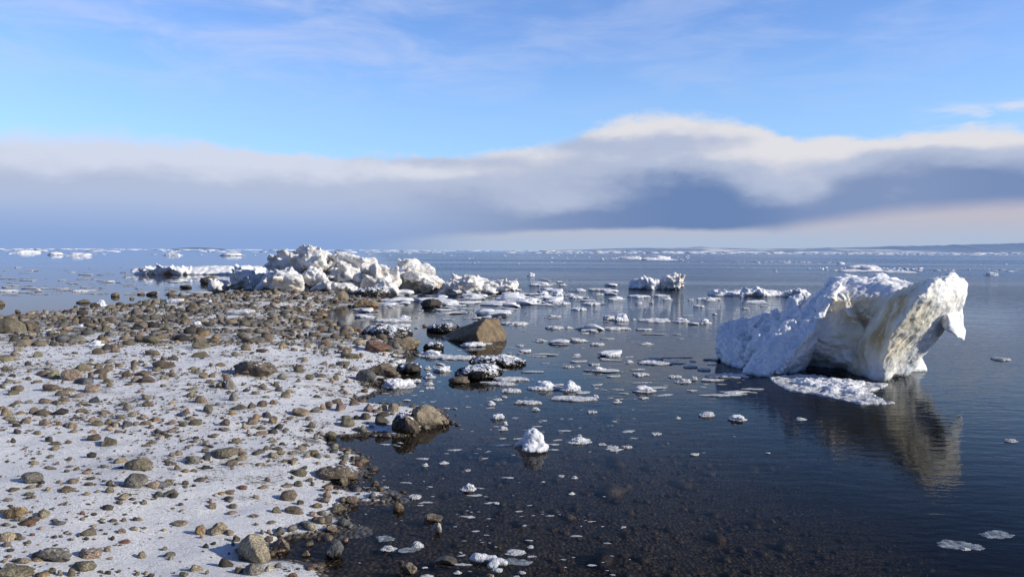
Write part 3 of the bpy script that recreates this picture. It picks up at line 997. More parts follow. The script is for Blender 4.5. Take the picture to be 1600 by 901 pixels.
for reg, x, y, w, h, c, snow, ang, seed, n, side, label, short, wat in WEEDY:
    o = add_boulder((reg, x, y, w, h, c, snow, ang, seed, label, short)) if not wat else None
    if o is None:
        WATERY.add(short)
        o = add_boulder((reg, x, y, w, h, c, snow, ang, seed, label, short))
    o.name = 'rock'
    o['category'] = 'rock'; o['group'] = 'seaweed-covered rocks'
    dv = verts_of(o.data)
    dims = dv.max(0) - dv.min(0)
    link('seaweed', weed_mesh(dims, n, seed, side), M_WEED, None).parent = o

# ---- stones, read off the photograph: region, (x, y, w, h, colour) ...
STONES = {
 'A': [(365,55,90,45,'t'),(280,90,90,35,'v'),(530,105,110,35,'v'),(850,140,110,55,'d'),(1110,125,140,65,'b'),(1340,118,110,55,'v'),(1375,50,120,70,'g'),(1410,175,140,75,'g'),(1240,170,110,50,'g'),(1065,205,90,70,'v'),(845,183,60,35,'r'),(745,315,220,85,'g'),(640,265,100,50,'v'),(560,310,100,55,'t'),(255,355,180,70,'t'),(150,310,120,70,'d'),(405,360,130,60,'v'),(530,365,80,45,'d'),(180,415,110,60,'l'),(380,470,100,65,'v'),(150,470,110,45,'t'),(70,512,180,62,'v'),(990,440,130,65,'b'),(1080,400,130,70,'d'),(1300,355,120,60,'v'),(1440,310,160,70,'b'),(1165,425,80,60,'b'),(1070,300,80,40,'p'),(915,525,80,35,'b'),(425,668,120,55,'b'),(545,675,150,95,'v'),(835,610,190,80,'v'),(985,590,90,55,'v'),(1085,605,120,70,'v'),(1020,640,180,60,'b'),(1035,690,110,70,'t'),(915,675,60,70,'t'),(1095,738,110,45,'v'),(1100,780,70,45,'b'),(1345,580,60,110,'t'),(1200,580,80,45,'p'),(1280,670,110,60,'b'),(1370,720,110,70,'t'),(1460,665,110,55,'b'),(1480,730,170,70,'b'),(175,815,120,65,'b'),(510,805,150,75,'b'),(630,860,150,65,'v'),(700,825,130,45,'t'),(915,815,170,80,'p'),(770,885,150,50,'p'),(130,860,130,50,'t'),(30,790,70,55,'v'),(380,745,90,30,'v'),(90,740,100,45,'g')],
 'B': [(495,228,130,75,'d'),(390,295,150,50,'b'),(530,300,100,60,'v'),(110,320,190,80,'v'),(610,388,190,60,'v'),(1060,400,110,75,'t'),(1220,440,120,35,'b'),(720,150,80,45,'g'),(800,140,80,60,'v'),(910,150,110,50,'t'),(1030,140,90,60,'v'),(440,110,100,70,'b'),(310,110,130,60,'g'),(860,235,80,50,'g'),(1220,325,150,60,'d'),(745,300,90,50,'o'),(245,210,120,45,'v'),(1430,380,80,70,'t'),(1330,115,120,60,'t'),(1090,230,90,45,'b'),(1240,225,90,50,'t'),(600,475,190,60,'v'),(110,460,150,50,'b'),(230,510,90,45,'v'),(330,510,110,45,'b'),(240,575,230,85,'b'),(165,620,120,50,'t'),(960,465,100,50,'g'),(570,645,70,55,'g'),(630,685,90,60,'t'),(715,680,70,50,'b'),(865,710,70,70,'p'),(900,775,110,105,'l'),(800,775,100,75,'b'),(235,710,110,40,'t'),(75,730,150,70,'t'),(325,680,90,45,'v'),(50,665,90,50,'b'),(700,745,100,40,'g'),(490,770,70,30,'b'),(230,785,70,35,'v'),(1360,775,80,50,'v'),(800,575,110,35,'o'),(710,575,60,40,'t'),(520,610,90,40,'v'),(1230,795,80,45,'t'),(1420,690,110,70,'g')],
 'C': [(400,75,130,50,'o'),(720,205,90,40,'b'),(1440,180,70,30,'p'),(345,270,150,60,'b'),(450,350,120,50,'t'),(400,395,80,40,'g'),(655,435,120,70,'p'),(690,495,200,55,'v'),(800,480,60,50,'t'),(590,398,90,35,'o'),(620,560,150,50,'v'),(725,615,100,55,'g'),(640,595,70,40,'b'),(180,625,130,60,'v'),(280,700,90,60,'v'),(395,685,110,35,'b'),(545,705,70,60,'t'),(505,730,50,45,'o'),(155,580,60,35,'r'),(430,560,90,40,'t'),(235,530,80,40,'t'),(80,840,90,40,'t'),(40,880,100,60,'t'),(830,770,100,40,'v'),(260,385,80,50,'t'),(125,420,70,40,'b'),(1030,470,60,40,'p'),(35,700,80,50,'v'),(660,745,50,35,'t'),(610,825,50,30,'o')],
 'D': [(465,168,140,50,'p'),(650,155,120,45,'p'),(600,185,90,45,'t'),(780,120,150,65,'p'),(955,160,120,60,'s'),(1480,130,100,55,'v'),(1285,225,110,65,'g'),(1490,195,120,60,'b'),(840,190,110,40,'v'),(185,180,90,40,'v'),(295,175,90,35,'g'),(130,208,100,22,'d'),(345,265,100,75,'b'),(430,285,130,70,'v'),(600,280,170,65,'d'),(815,265,130,50,'v'),(1045,278,110,42,'p'),(1030,312,90,30,'t'),(60,280,110,90,'t'),(95,338,120,45,'v'),(205,285,120,30,'o'),(265,362,100,55,'p'),(140,378,100,40,'v'),(455,385,110,70,'t'),(590,392,80,45,'o'),(725,415,100,65,'t'),(945,358,110,52,'p'),(980,395,120,55,'v'),(1275,400,110,70,'s'),(1100,385,80,50,'o'),(1160,415,70,40,'t'),(1090,445,80,50,'p'),(1365,395,60,40,'p'),(1465,390,110,50,'t'),(1520,425,70,45,'t'),(1215,325,100,40,'v'),(1335,300,90,55,'t'),(1430,335,90,50,'p'),(170,470,90,60,'d'),(375,490,80,40,'t'),(930,475,80,45,'p'),(1190,470,80,40,'b'),(745,470,80,40,'v'),(950,535,160,70,'b'),(495,550,80,65,'d'),(560,592,120,45,'b'),(690,585,70,30,'b'),(135,565,60,50,'d'),(1475,610,110,35,'p'),(920,712,100,60,'d'),(695,752,100,35,'o'),(515,840,130,40,'b'),(770,845,60,40,'b'),(870,885,90,40,'o'),(1115,752,70,28,'b')],
 'E': [(510,100,120,65,'v'),(605,150,120,85,'t'),(935,130,100,80,'g'),(1155,85,80,45,'g'),(1390,45,80,60,'s'),(1430,110,130,65,'p'),(1490,65,90,40,'b'),(170,190,280,60,'b'),(775,195,60,35,'s'),(680,245,95,75,'v'),(460,270,85,55,'r'),(420,305,130,45,'s'),(335,245,75,28,'b'),(995,235,150,45,'v'),(1115,210,80,70,'b'),(1220,195,100,75,'b'),(1330,180,80,50,'o'),(920,285,80,50,'o'),(1165,325,80,60,'o'),(1125,370,110,75,'p'),(1265,310,90,60,'s'),(1330,360,110,80,'t'),(845,380,100,75,'b'),(1045,415,70,70,'p'),(1210,440,100,40,'v'),(555,385,130,60,'v'),(430,405,90,50,'v'),(150,355,90,45,'o'),(320,385,100,45,'p'),(125,420,120,50,'t'),(310,465,110,40,'t'),(235,490,80,50,'b'),(165,510,80,30,'b'),(250,532,140,28,'d'),(725,520,130,40,'t'),(830,450,140,40,'g'),(1220,490,120,45,'p'),(1085,480,70,45,'l'),(1095,510,60,25,'r'),(970,565,120,65,'t'),(660,590,100,60,'p'),(1420,595,60,30,'d'),(1330,582,90,25,'v'),(655,665,100,50,'v'),(385,690,75,55,'p'),(315,705,80,40,'p'),(305,795,110,45,'b'),(370,835,95,60,'v'),(260,765,70,35,'b'),(915,785,130,65,'v'),(1000,675,90,60,'p'),(1020,712,70,30,'b'),(1260,640,60,50,'b'),(1380,650,110,35,'b'),(1330,715,110,60,'v'),(1410,690,90,45,'t'),(1520,690,80,40,'t'),(1535,790,60,40,'o'),(1200,805,110,35,'t'),(1465,765,80,25,'b'),(650,835,90,45,'d')],
 'F': [(490,148,120,50,'b'),(365,200,60,50,'o'),(420,180,70,60,'p'),(170,250,150,70,'t'),(300,228,90,40,'v'),(520,200,100,70,'p'),(500,225,70,50,'g'),(640,160,100,50,'b'),(760,210,90,70,'p'),(905,205,65,55,'t'),(985,205,100,85,'t'),(865,215,60,40,'v'),(740,285,100,60,'b'),(880,325,120,80,'d'),(890,265,120,50,'d'),(580,345,130,70,'v'),(565,300,110,50,'v'),(720,395,70,60,'g'),(265,360,80,55,'v'),(240,300,60,40,'p'),(430,440,100,85,'v'),(300,465,60,45,'g'),(240,405,80,30,'d'),(925,445,80,40,'p'),(465,540,75,45,'l'),(545,570,75,40,'b'),(295,605,90,65,'o'),(175,555,100,45,'t'),(220,625,70,40,'t'),(110,690,70,35,'o'),(550,640,80,55,'g'),(530,690,60,40,'b'),(675,700,75,50,'r'),(635,655,60,40,'b'),(165,780,120,70,'v'),(240,840,70,40,'b'),(145,875,80,55,'v'),(540,855,95,75,'v'),(820,870,75,50,'b'),(110,765,70,40,'b'),(200,735,70,35,'d'),(95,600,60,30,'t'),(410,635,60,25,'t'),(50,890,100,40,'t'),(30,95,90,50,'t')],
 'G': [(640,62,95,50,'v'),(770,85,100,40,'b'),(960,80,80,60,'d'),(960,140,80,60,'v'),(1345,95,100,65,'p'),(1390,175,80,50,'s'),(1070,205,120,55,'t'),(1045,248,70,40,'b'),(415,130,65,40,'o'),(265,115,90,40,'v'),(340,105,60,28,'b'),(120,140,100,40,'v'),(250,178,80,35,'v'),(290,200,80,28,'p'),(75,225,80,35,'t'),(625,135,90,35,'g'),(760,172,65,35,'t'),(520,68,60,32,'t'),(1265,245,45,45,'b'),(520,430,110,45,'s'),(190,395,60,40,'v'),(180,562,75,38,'b'),(245,597,70,38,'v'),(65,615,80,55,'g'),(280,445,60,28,'r'),(283,528,45,30,'r'),(1060,500,80,50,'t'),(1175,478,75,38,'t'),(990,405,70,40,'b'),(1220,393,60,35,'t'),(985,560,48,40,'d'),(1095,590,100,38,'r'),(940,660,60,42,'p'),(1240,705,80,70,'b'),(755,567,45,30,'d'),(820,355,75,22,'b'),(205,758,130,50,'t'),(455,845,70,55,'v'),(525,865,50,55,'t'),(625,858,75,80,'v'),(945,860,55,40,'d'),(880,850,60,28,'b'),(795,38,80,30,'d'),(1200,870,60,40,'b'),(720,340,40,40,'r')],
 'H': [(70,75,110,60,'v'),(220,75,75,45,'b'),(100,172,130,48,'v'),(350,50,100,40,'b'),(615,160,85,45,'t'),(540,172,70,30,'o'),(600,212,90,40,'d'),(720,120,90,38,'r'),(900,118,100,35,'t'),(1095,112,150,52,'t'),(1205,85,80,55,'v'),(1225,250,80,42,'b'),(1175,318,170,70,'b'),(1020,315,90,58,'v'),(840,198,60,42,'t'),(460,282,70,58,'p'),(640,285,80,42,'b'),(635,338,95,30,'p'),(820,368,90,32,'t'),(1340,350,80,50,'p'),(1415,340,80,50,'g'),(1400,405,120,65,'v'),(1310,465,110,70,'t'),(1265,430,110,45,'g'),(175,432,135,55,'v'),(355,490,105,85,'o'),(610,515,75,52,'t'),(370,545,45,35,'p'),(665,565,80,60,'v'),(640,608,50,38,'g'),(1025,525,75,50,'s'),(950,505,48,38,'r'),(895,505,45,45,'t'),(845,438,45,30,'g'),(400,625,65,45,'d'),(470,605,55,28,'d'),(80,700,110,60,'g'),(40,650,55,38,'v'),(315,820,130,75,'t'),(210,875,80,50,'v'),(410,855,40,45,'b'),(955,820,90,70,'l'),(1275,690,80,50,'t'),(1345,805,160,62,'b'),(1160,880,90,50,'r'),(570,770,150,90,'d'),(690,840,90,60,'b'),(440,238,55,30,'r'),(975,430,85,22,'v'),(940,45,55,45,'v'),(1300,50,65,40,'b'),(1150,30,60,30,'d')],
 'I': [(105,183,65,45,'p'),(95,228,70,50,'p'),(75,270,80,45,'g'),(265,270,90,65,'p'),(165,330,120,60,'v'),(220,430,110,75,'s'),(125,470,80,50,'t'),(590,318,80,60,'o'),(830,392,135,48,'t'),(862,457,65,80,'l'),(222,550,40,28,'o'),(610,698,55,30,'b'),(920,685,165,65,'v'),(55,360,60,40,'b'),(235,388,35,25,'b'),(1225,795,60,35,'l')],
 'N': [(291,447.5,20,5,'d'),(180,460,13,7,'v'),(237,458,18,6,'d'),(220,458.5,12,4,'b'),(130,470.5,20,6,'v'),(2,472.5,11,8,'b'),(28.5,486,9,5,'b'),(206,465,9,4,'v'),(118,478.5,6,4,'d'),(149,477,17,9,'d'),(268,458,14,6,'b'),(285,461,13,6,'g'),(427,478,20,9,'d')],
}
SUBMERGED_OK = {'I', 'N'}
slist = []
for reg, L in STONES.items():
    for (x, y, w, h, c) in L:
        px, py, pw, ph = zpx(reg, x, y, w, h)
        if any(abs(px - q[0]) < 0.5 * max(pw, q[2]) * 0.75 and abs(py - q[1]) < 0.5 * max(ph, q[3]) * 0.75 for q in slist):
            continue
        slist.append((px, py, pw, ph, c, reg))
slist.sort(key=lambda q: -q[2] * q[3])
NAMED_STONES = slist[:300]
REST_STONES = slist[300:]
items = []
for k, (px, py, pw, ph, c, reg) in enumerate(NAMED_STONES):
    q0 = at(px, py + ph / 2)
    wat = reg == 'N' or shore_sd([q0[0]], [q0[1]])[0] < -0.02
    cpos, dims, d = rest(px, py, pw, ph, wat, 0.30)
    ang = random.random() < 0.62
    cand = [p for p in PROTO if p[1] == ang]
    me = random.choice(cand)[0]
    o = link('stone', me)
    o.location = cpos
    o.scale = dims
    o.rotation_euler = (random.uniform(-.15, .15), random.uniform(-.15, .15), random.choice((0, PI)) + random.uniform(-.3, .3))
    j = random.uniform(0.8, 1.2)
    o.color = (*(min(1, q * j * random.uniform(.95, 1.05)) for q in COLS[c][0]), random.choice((-.4, -.2, 0.0, 0.0, 0.05, 0.15)))
    tag(o, None, 'stone', 'stones lying on the beach')
    ratio = ph / pw
    shape = 'flat' if ratio < 0.42 else ('upright' if ratio > 0.85 else ('angular' if ang else 'rounded'))
    size = 'large' if pw > 21 else ('small' if pw < 13 else 'medium-sized')
    items.append((o, *describe(px, py, f'{size} {shape} {COLS[c][1]} stone', LAND)))
label_all(items)

# ---- loose pebbles: too many to count, one object
def build_pebbles():
    protos = [stone_verts(900 + k, 2 if k < 4 else 1, k % 3 != 0) for k in range(16)]
    small = [stone_verts(950 + k, 1, k % 2 == 0, 1.4) for k in range(12)]
    tiny_v = small
    r = np.random.default_rng(77)
    V, Fc, Cc, Du = [], [], [], []
    nv = 0
    pal = np.array([COLS[c][0] for c in 'ttgbbdporlvvsvtbddgsg'])
    def put(c, dims, colr, dust, lib):
        nonlocal nv
        v, f = lib[r.integers(len(lib))]
        a = r.uniform(0, 2 * PI)
        R = np.array([[math.cos(a), -math.sin(a), 0], [math.sin(a), math.cos(a), 0], [0, 0, 1]])
        tl = r.normal(0, 0.2)
        R2 = np.array([[1, 0, 0], [0, math.cos(tl), -math.sin(tl)], [0, math.sin(tl), math.cos(tl)]])
        q = (v * np.array(dims)) @ R2.T @ R.T + np.array(c)
        V.append(q); Fc.append(f + nv); nv += len(q)
        Cc.append(np.broadcast_to(colr, (len(q), 3))); Du.append(np.full(len(q), dust))
    for (px, py, pw, ph, c, reg) in REST_STONES:
        q0 = at(px, py + ph / 2)
        wat = reg == 'N' or shore_sd([q0[0]], [q0[1]])[0] < -0.02
        cpos, dims, d = rest(px, py, pw, ph, wat, 0.30)
        put(cpos, dims, np.array(COLS[c][0]), -0.1, protos[:4])
    # regions: (x0, x1, y0, y1, count, min size, max size, power, where)
    def scatter(n, x0, x1, y0, y1, s0, s1, where, lib, bury=0.3, sea=False, thr=None):
        x = r.uniform(x0, x1, n); y = r.uniform(y0, y1, n)
        if where == 'fan':       # what a step to either side could still see
            keep = (np.abs(x / y + 0.15) < 0.75)
            x, y = x[keep], y[keep]
        s = shore_sd(x, y)
        keep = (s > -0.10) if not sea else (s < -0.08) & (s > -4.5)
        p = np.stack([x, y, x * 0], 1)
        if thr is not None:
            keep &= fbm(p * np.array([0.9, 0.9, 1]) + 20, 3) > thr + r.normal(0, 0.3, len(x))
        x, y = x[keep], y[keep]
        z = ground_h(x, y)
        sz = s0 * (s1 / s0) ** (r.random(len(x)) ** 1.9)
        for k in range(len(x)):
            w = sz[k]
            d_ = (w, w * r.uniform(.6, .95), w * r.uniform(.38, .75))
            colr = pal[r.integers(len(pal))] * r.uniform(0.5, 1.4)
            if sea:
                if d_[2] > -z[k] * 0.9: continue
                colr = colr * 0.8
            put((x[k], y[k], z[k] + d_[2] * (0.5 - bury)), d_, colr, r.choice([-.5, -.2, -.1, 0.0, .1]), lib)
    # dense cobbles of the upper beach
    scatter(3900, -17, 0.5, 12.8, 32.5, 0.075, 0.27, 'fan', protos, 0.25)
    scatter(13000, -17, 0.5, 12.2, 32.5, 0.03, 0.09, 'fan', small, 0.2, thr=-0.2)
    # thinner on the snow field
    scatter(3600, -8, 0.5, 3.4, 13.2, 0.03, 0.10, 'fan', protos, 0.35, thr=0.05)
    scatter(17000, -8, 0.5, 3.4, 13.2, 0.012, 0.040, 'fan', small, 0.25, thr=-0.1)
    # along the water's edge
    n0 = 14000
    x = r.uniform(-6, 0.8, n0); y = r.uniform(3.5, 18, n0)
    s = shore_sd(x, y)
    k_ = np.abs(s) < 0.14
    x, y = x[k_], y[k_]; z = ground_h(x, y)
    for k in range(len(x)):
        w = 0.018 * (0.10 / 0.018) ** (r.random() ** 1.7)
        put((x[k], y[k], z[k] + 0.1 * w), (w, w * r.uniform(.6, .95), w * r.uniform(.4, .75)), pal[r.integers(len(pal))] * r.uniform(.5, 1.1), -0.4, small)
    # on the bottom
    scatter(9000, -4, 5, 3.2, 16, 0.02, 0.09, 'fan2', protos, 0.3, True)
    scatter(1500, -4, 5, 3.2, 16, 0.06, 0.26, 'fan2', protos, 0.4, True, thr=0.1)
    me = mesh_from('pebbles', np.concatenate(V), np.concatenate(Fc))
    c = np.concatenate([np.concatenate(Cc), np.ones((nv, 1))], 1).astype(np.float32)
    a = me.attributes.new('Col', 'FLOAT_COLOR', 'POINT'); a.data.foreach_set('color', c.ravel())
    a = me.attributes.new('dust', 'FLOAT', 'POINT'); a.data.foreach_set('value', np.concatenate(Du).astype(np.float32))
    tag(link('pebbles', me, M_PEBBLE), 'countless small loose pebbles covering the snowy beach', 'pebbles', kind='stuff')


build_pebbles()

# ------------------------------------------------------------------ the iceberg at right
def slab_pts(reg, pts, thick, shrink=0.9):
    """front points (x, y, depth) and the same a little smaller behind"""
    a = HP(reg, pts)
    c = np.mean(a, 0)
    return a + [c + (p - c) * shrink + np.array([0, thick, 0]) for p in a]


def stretch(axis_, k):
    """squeeze space along everything but this axis, so noise runs in streaks along it"""
    a = np.array(axis_, float); a /= np.linalg.norm(a)
    return np.eye(3) - (1 - 1 / k) * np.outer(a, a)


def slab_verts(r, tilt, spread=0.35):
    c = np.array([[a, b, e] for a in (-1, 1) for b in (-1, 1) for e in (-1, 1)], float)
    c = c * r.uniform(0.62, 1.05, c.shape)
    R = np.array(Matrix.Rotation(tilt + r.normal(0, spread), 3, 'Y')) @ np.array(Matrix.Rotation(r.normal(-0.3, spread), 3, 'X')) @ np.array(Matrix.Rotation(r.uniform(0, 6.28), 3, 'Z'))
    return c, R


def chunks_on(bm, reg, poly, n, size, dfun, seed):
    """broken lumps frozen onto a face given by photo points"""
    r = np.random.default_rng(seed)
    poly = np.array(poly, float)
    for _ in range(n):
        w = r.dirichlet(np.ones(len(poly)) * 0.7)
        x, y = w @ poly[:, :2]; d = w @ poly[:, 2]
        c = P(*zpx(reg, x, y)[:2], d + r.uniform(-0.02, 0.08))
        s = size * r.uniform(0.4, 1.2)
        v, R = slab_verts(r, -0.75, 0.5)
        q = (v * 0.5 * np.array([s * r.uniform(.8, 1.8), s * r.uniform(.6, 1.2), s * r.uniform(.3, .8)])) @ R.T + c
        hull_into(bm, q)


def build_iceberg():
    bm = bmesh.new()
    Z = 'N'
    # leaning slab: sharp near edge from the head down to the front foot
    hull_into(bm, HP(Z, [(1335, 584, 11.1), (1366, 591, 10.60), (1384, 592, 10.58), (1412, 585, 10.95), (1440, 548, 10.95), (1472, 520, 10.78), (1498, 490, 10.6), (1510, 455, 10.6), (1506, 436, 10.6), (1490, 428, 10.6),
                         (1462, 438, 10.1), (1436, 462, 9.98), (1452, 468, 10.02), (1390, 525, 10.22), (1412, 528, 10.27), (1350, 545, 10.85), (1395, 470, 10.6), (1325, 575, 11.3), (1300, 560, 11.9), (1420, 560, 11.9), (1475, 505, 11.4), (1490, 440, 11.4), (1400, 452, 11.0), (1440, 442, 11.2),
                         (1370, 612, 10.62), (1345, 612, 11.2), (1402, 602, 11.6)]))
    # body and ridge behind it
    hull_into(bm, HP(Z, [(1288, 475, 11.5), (1340, 462, 11.3), (1400, 462, 11.0), (1445, 455, 10.8), (1302, 434, 12.1), (1332, 430, 12.2), (1362, 432, 12.1), (1402, 441, 11.9), (1448, 443, 11.2),
                         (1300, 545, 11.7), (1380, 545, 11.25), (1300, 450, 13.1), (1445, 450, 12.2), (1300, 560, 13.0), (1420, 560, 12.4), (1310, 575, 12.4), (1380, 600, 12.2)]))
    hull_into(bm, HP(Z, [(1235, 500, 12.0), (1310, 470, 11.7), (1255, 560, 11.9), (1300, 556, 11.8), (1345, 560, 11.4), (1350, 500, 11.5), (1240, 600, 12.2), (1350, 600, 11.8), (1240, 500, 12.9), (1350, 500, 12.6), (1250, 560, 12.9), (1350, 560, 12.6)]))
    hull_into(bm, HP(Z, [(1268, 495, 11.4), (1335, 470, 11.3), (1350, 520, 11.05), (1338, 562, 11.3), (1290, 556, 11.65), (1258, 545, 11.5), (1262, 525, 11.4), (1275, 500, 12.2), (1340, 480, 12.0), (1335, 585, 11.9), (1265, 575, 12.2)]))
    # ridge descending to the left foot
    hull_into(bm, HP(Z, [(1326, 431, 12.0), (1298, 434, 12.1), (1265, 470, 11.7), (1228, 503, 11.35), (1190, 550, 11.0), (1158, 582, 10.95), (1196, 588, 10.84), (1250, 560, 11.05), (1268, 535, 11.2), (1298, 485, 11.45), (1235, 490, 12.8), (1185, 540, 12.4), (1310, 440, 12.8),
                         (1180, 605, 11.1), (1250, 590, 11.4)]))
    hull_into(bm, HP(Z, [(1302, 436, 11.8), (1322, 434, 11.75), (1300, 470, 11.35), (1268, 520, 11.05), (1240, 560, 10.9), (1215, 585, 10.88), (1225, 550, 11.0), (1262, 490, 11.4), (1300, 480, 11.8), (1240, 575, 11.4)]))
    # tail at far left
    hull_into(bm, HP(Z, [(1119, 512, 12.5), (1134, 503, 12.5), (1160, 510, 12.3), (1117, 530, 12.4), (1120, 556, 12.4), (1150, 578, 11.6), (1195, 565, 11.4), (1242, 482, 12.2), (1212, 497, 12.3), (1130, 512, 13.1), (1230, 492, 13.1), (1130, 556, 13.1), (1140, 590, 12.2), (1200, 590, 12.2)]))
    hull_into(bm, HP(Z, [(1117, 515, 12.4), (1134, 502, 12.45), (1150, 508, 12.4), (1157, 530, 12.2), (1150, 560, 12.1), (1118, 562, 12.3), (1122, 510, 12.9), (1155, 520, 12.9), (1125, 570, 12.8)]))
    # snow heaps along the crest and on the head
    for (x, y, d, s) in ((1312, 440, 12.0, .15), (1326, 434, 12.1, .13), (1345, 440, 12.0, .15), (1372, 438, 11.95, .18), (1390, 442, 11.9, .14), (1408, 446, 11.8, .12), (1478, 438, 10.75, .12), (1492, 440, 10.7, .12), (1462, 444, 10.8, .10), (1437, 450, 11.2, .10), (1493, 458, 10.75, .14), (1355, 452, 11.7, .16)):
        v, f = stone_verts(int(x), 2, False)
        hull_into(bm, v * np.array([s * 1.7, s * 1.5, s * 1.1]) + P(x, y, d))
    # long ribs on the shaded face
    for (x0, y0, d0, x1, y1, d1, s) in ((1300, 470, 11.4, 1208, 580, 10.9, .09), (1318, 460, 11.35, 1335, 500, 11.05, .08), (1275, 500, 11.25, 1200, 575, 10.95, .07), (1345, 480, 11.1, 1362, 500, 11.0, .06)):
        a, b = P(x0, y0, d0), P(x1, y1, d1)
        pts = []
        for e in (a, b):
            for k in range(8):
                t_ = 2 * PI * k / 8
                pts.append(e + s * random.uniform(.6, 1.2) * np.array([math.cos(t_), math.sin(t_) * .8, math.sin(t_)]))
        hull_into(bm, pts)
    chunks_on(bm, 'N', [(1130, 520, 12.4), (1215, 500, 11.8), (1290, 440, 12.0), (1262, 520, 11.15), (1190, 578, 10.95), (1150, 570, 11.5)], 90, 0.20, None, 4)
    chunks_on(bm, 'N', [(1290, 450, 11.9), (1390, 450, 11.7), (1380, 500, 11.1), (1300, 540, 11.5)], 36, 0.17, None, 9)
    chunks_on(bm, 'N', [(1300, 540, 11.5), (1350, 520, 11.0), (1360, 580, 10.8), (1290, 555, 11.8)], 16, 0.16, None, 12)
    me = remesh(bm, 0.016, 9)
    lean = (0.62, -0.1, 0.75)
    roughen(me, [(0.60, 0.04, 'f'), (0.30, 0.030, 'r', stretch(lean, 3.0)), (0.13, 0.009, 'f', stretch(lean, 1.8)), (0.07, 0.006, 'f'), (0.05, 0.005, 'r', stretch(lean, 2.2)), (0.024, 0.0028, 'f')], 2.0)
    org = np.array([*P(1310, 560, 11.6)[:2], 0.0])
    vv, nn = verts_of(me), normals_of(me)
    lm = sstep(P(1345, 500, 11.2)[0], P(1255, 500, 11.2)[0], vv[:, 0])
    vv = vv + nn * (lm * (0.026 * (ridged(vv / 0.13 + 3, 3) - 1.1) + 0.012 * fbm(vv / 0.05, 3)))[:, None]
    set_verts(me, vv)
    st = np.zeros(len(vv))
    for (x, y, d, sx, k) in ((1400, 480, 10.5, .38, 1.0), (1372, 520, 10.6, .36, 1.0), (1345, 500, 11.2, .4, .7), (1450, 500, 10.1, .7, .22), (1400, 560, 10.4, .6, .24), (1480, 460, 10.3, .6, .18), (1350, 545, 10.9, .30, .75), (1330, 575, 11.0, .25, .6), (1430, 470, 10.3, .2, .8), (1360, 490, 11.1, .35, .5), (1320, 520, 11.5, .4, .45)):  # strong spots are ochre stains; the faint ones paint sunlit cream on the slab
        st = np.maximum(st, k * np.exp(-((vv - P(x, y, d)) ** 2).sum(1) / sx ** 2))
    recenter(me, org)
    a_ = me.attributes.new('stain_sun', 'FLOAT', 'POINT'); a_.data.foreach_set('value', st.astype(np.float32))
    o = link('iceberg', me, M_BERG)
    o.location = org
    tag(o, 'large tilted grounded iceberg at right, its overhanging head raised over the water', 'iceberg')
    # hanging tooth under the head, and the pale foot at the water
    for name, pts, lab in (('hanging_tooth', [(1466, 503, 10.5), (1480, 490, 10.35), (1505, 482, 10.75), (1510, 520, 10.72), (1507, 533, 10.6), (1494, 526, 10.42), (1480, 516, 10.40), (1500, 490, 10.95), (1504, 525, 10.85), (1472, 500, 10.9)], 'small tooth of ice hanging under the head'),
                           ('ice_foot', [(1398, 556, 11.5), (1428, 552, 11.5), (1441, 566, 11.5), (1450, 580, 11.4), (1400, 588, 11.3), (1400, 552, 12.2), (1440, 560, 12.1), (1446, 590, 11.9), (1395, 600, 11.9)], 'pale sunlit foot of ice at the waterline')):
        bm = bmesh.new()
        hull_into(bm, HP('N', pts))
        m2 = remesh(bm, 0.017, 2)
        roughen(m2, [(0.2, 0.022, 'f'), (0.06, 0.005, 'f'), (0.025, 0.002, 'f')], 5.0)
        recenter(m2, org)
        c = link(name, m2, M_BERG)
        c.parent = o
        c['label'] = lab
    FLOE_LAND.append((1310, 520, 'the large iceberg', 190))
    return o


build_iceberg()

# ------------------------------------------------------------------ the stranded ice pile, block by block
def ice_block(pts, d, thick, label, seed, material=None, name='ice_block', voxel=0.042, extra=(), reg='M', group='stranded ice pile at the end of the beach', octs=None, cat='ice block', slope=0.0):
    bm = bmesh.new()
    base = np.mean([q[1] for q in pts])
    for poly, dd, th in [(pts, d, thick)] + list(extra):
        cx, cy = np.mean(poly, 0)
        front = [P(*zpx(reg, x, y)[:2], dd + slope * ((max(q[1] for q in poly) - y) / 100.0)) for x, y in poly]
        c = np.mean(front, 0)
        mid = [c + (p - c) * 0.70 - np.array([0, th * 0.14, 0]) for p in front[::2]]
        back = [c + (p - c) * 0.85 + np.array([0, th, 0]) for p in front]
        hull_into(bm, front + mid + back)
    r = np.random.default_rng(seed)
    poly = np.array(pts, float)
    for _ in range(34):
        w = r.dirichlet(np.ones(len(poly)) * 0.8)
        x, y = w @ poly
        s = min(thick, 1.5) * r.uniform(0.07, 0.20)
        y = max(y, poly[:, 1].min() + 1.0 * s * F / d * ZOOM[reg][2])
        v, Rm = slab_verts(r, 0.35, 0.45)
        hull_into(bm, (v * s * np.array([2.0, 1.1, r.uniform(.22, .5)])) @ Rm.T + P(*zpx(reg, x, y)[:2], d - thick * r.uniform(-0.05, 0.30)))
    me = remesh(bm, voxel, 1, 0.35)
    roughen(me, octs or [(0.9, 0.06, 'f'), (0.45, 0.065, 'r', stretch((1, 0, 0.35), 2.4)), (0.16, 0.018, 'f'), (0.08, 0.008, 'f')], seed * 1.7)
    c = verts_of(me).mean(0)
    org = np.array([c[0], c[1], 0.0])
    recenter(me, org)
    o = link(name, me, material or M_PILE)
    o.location = org
    tag(o, label, cat, group)
    px, py, _ = project(c)
    return o


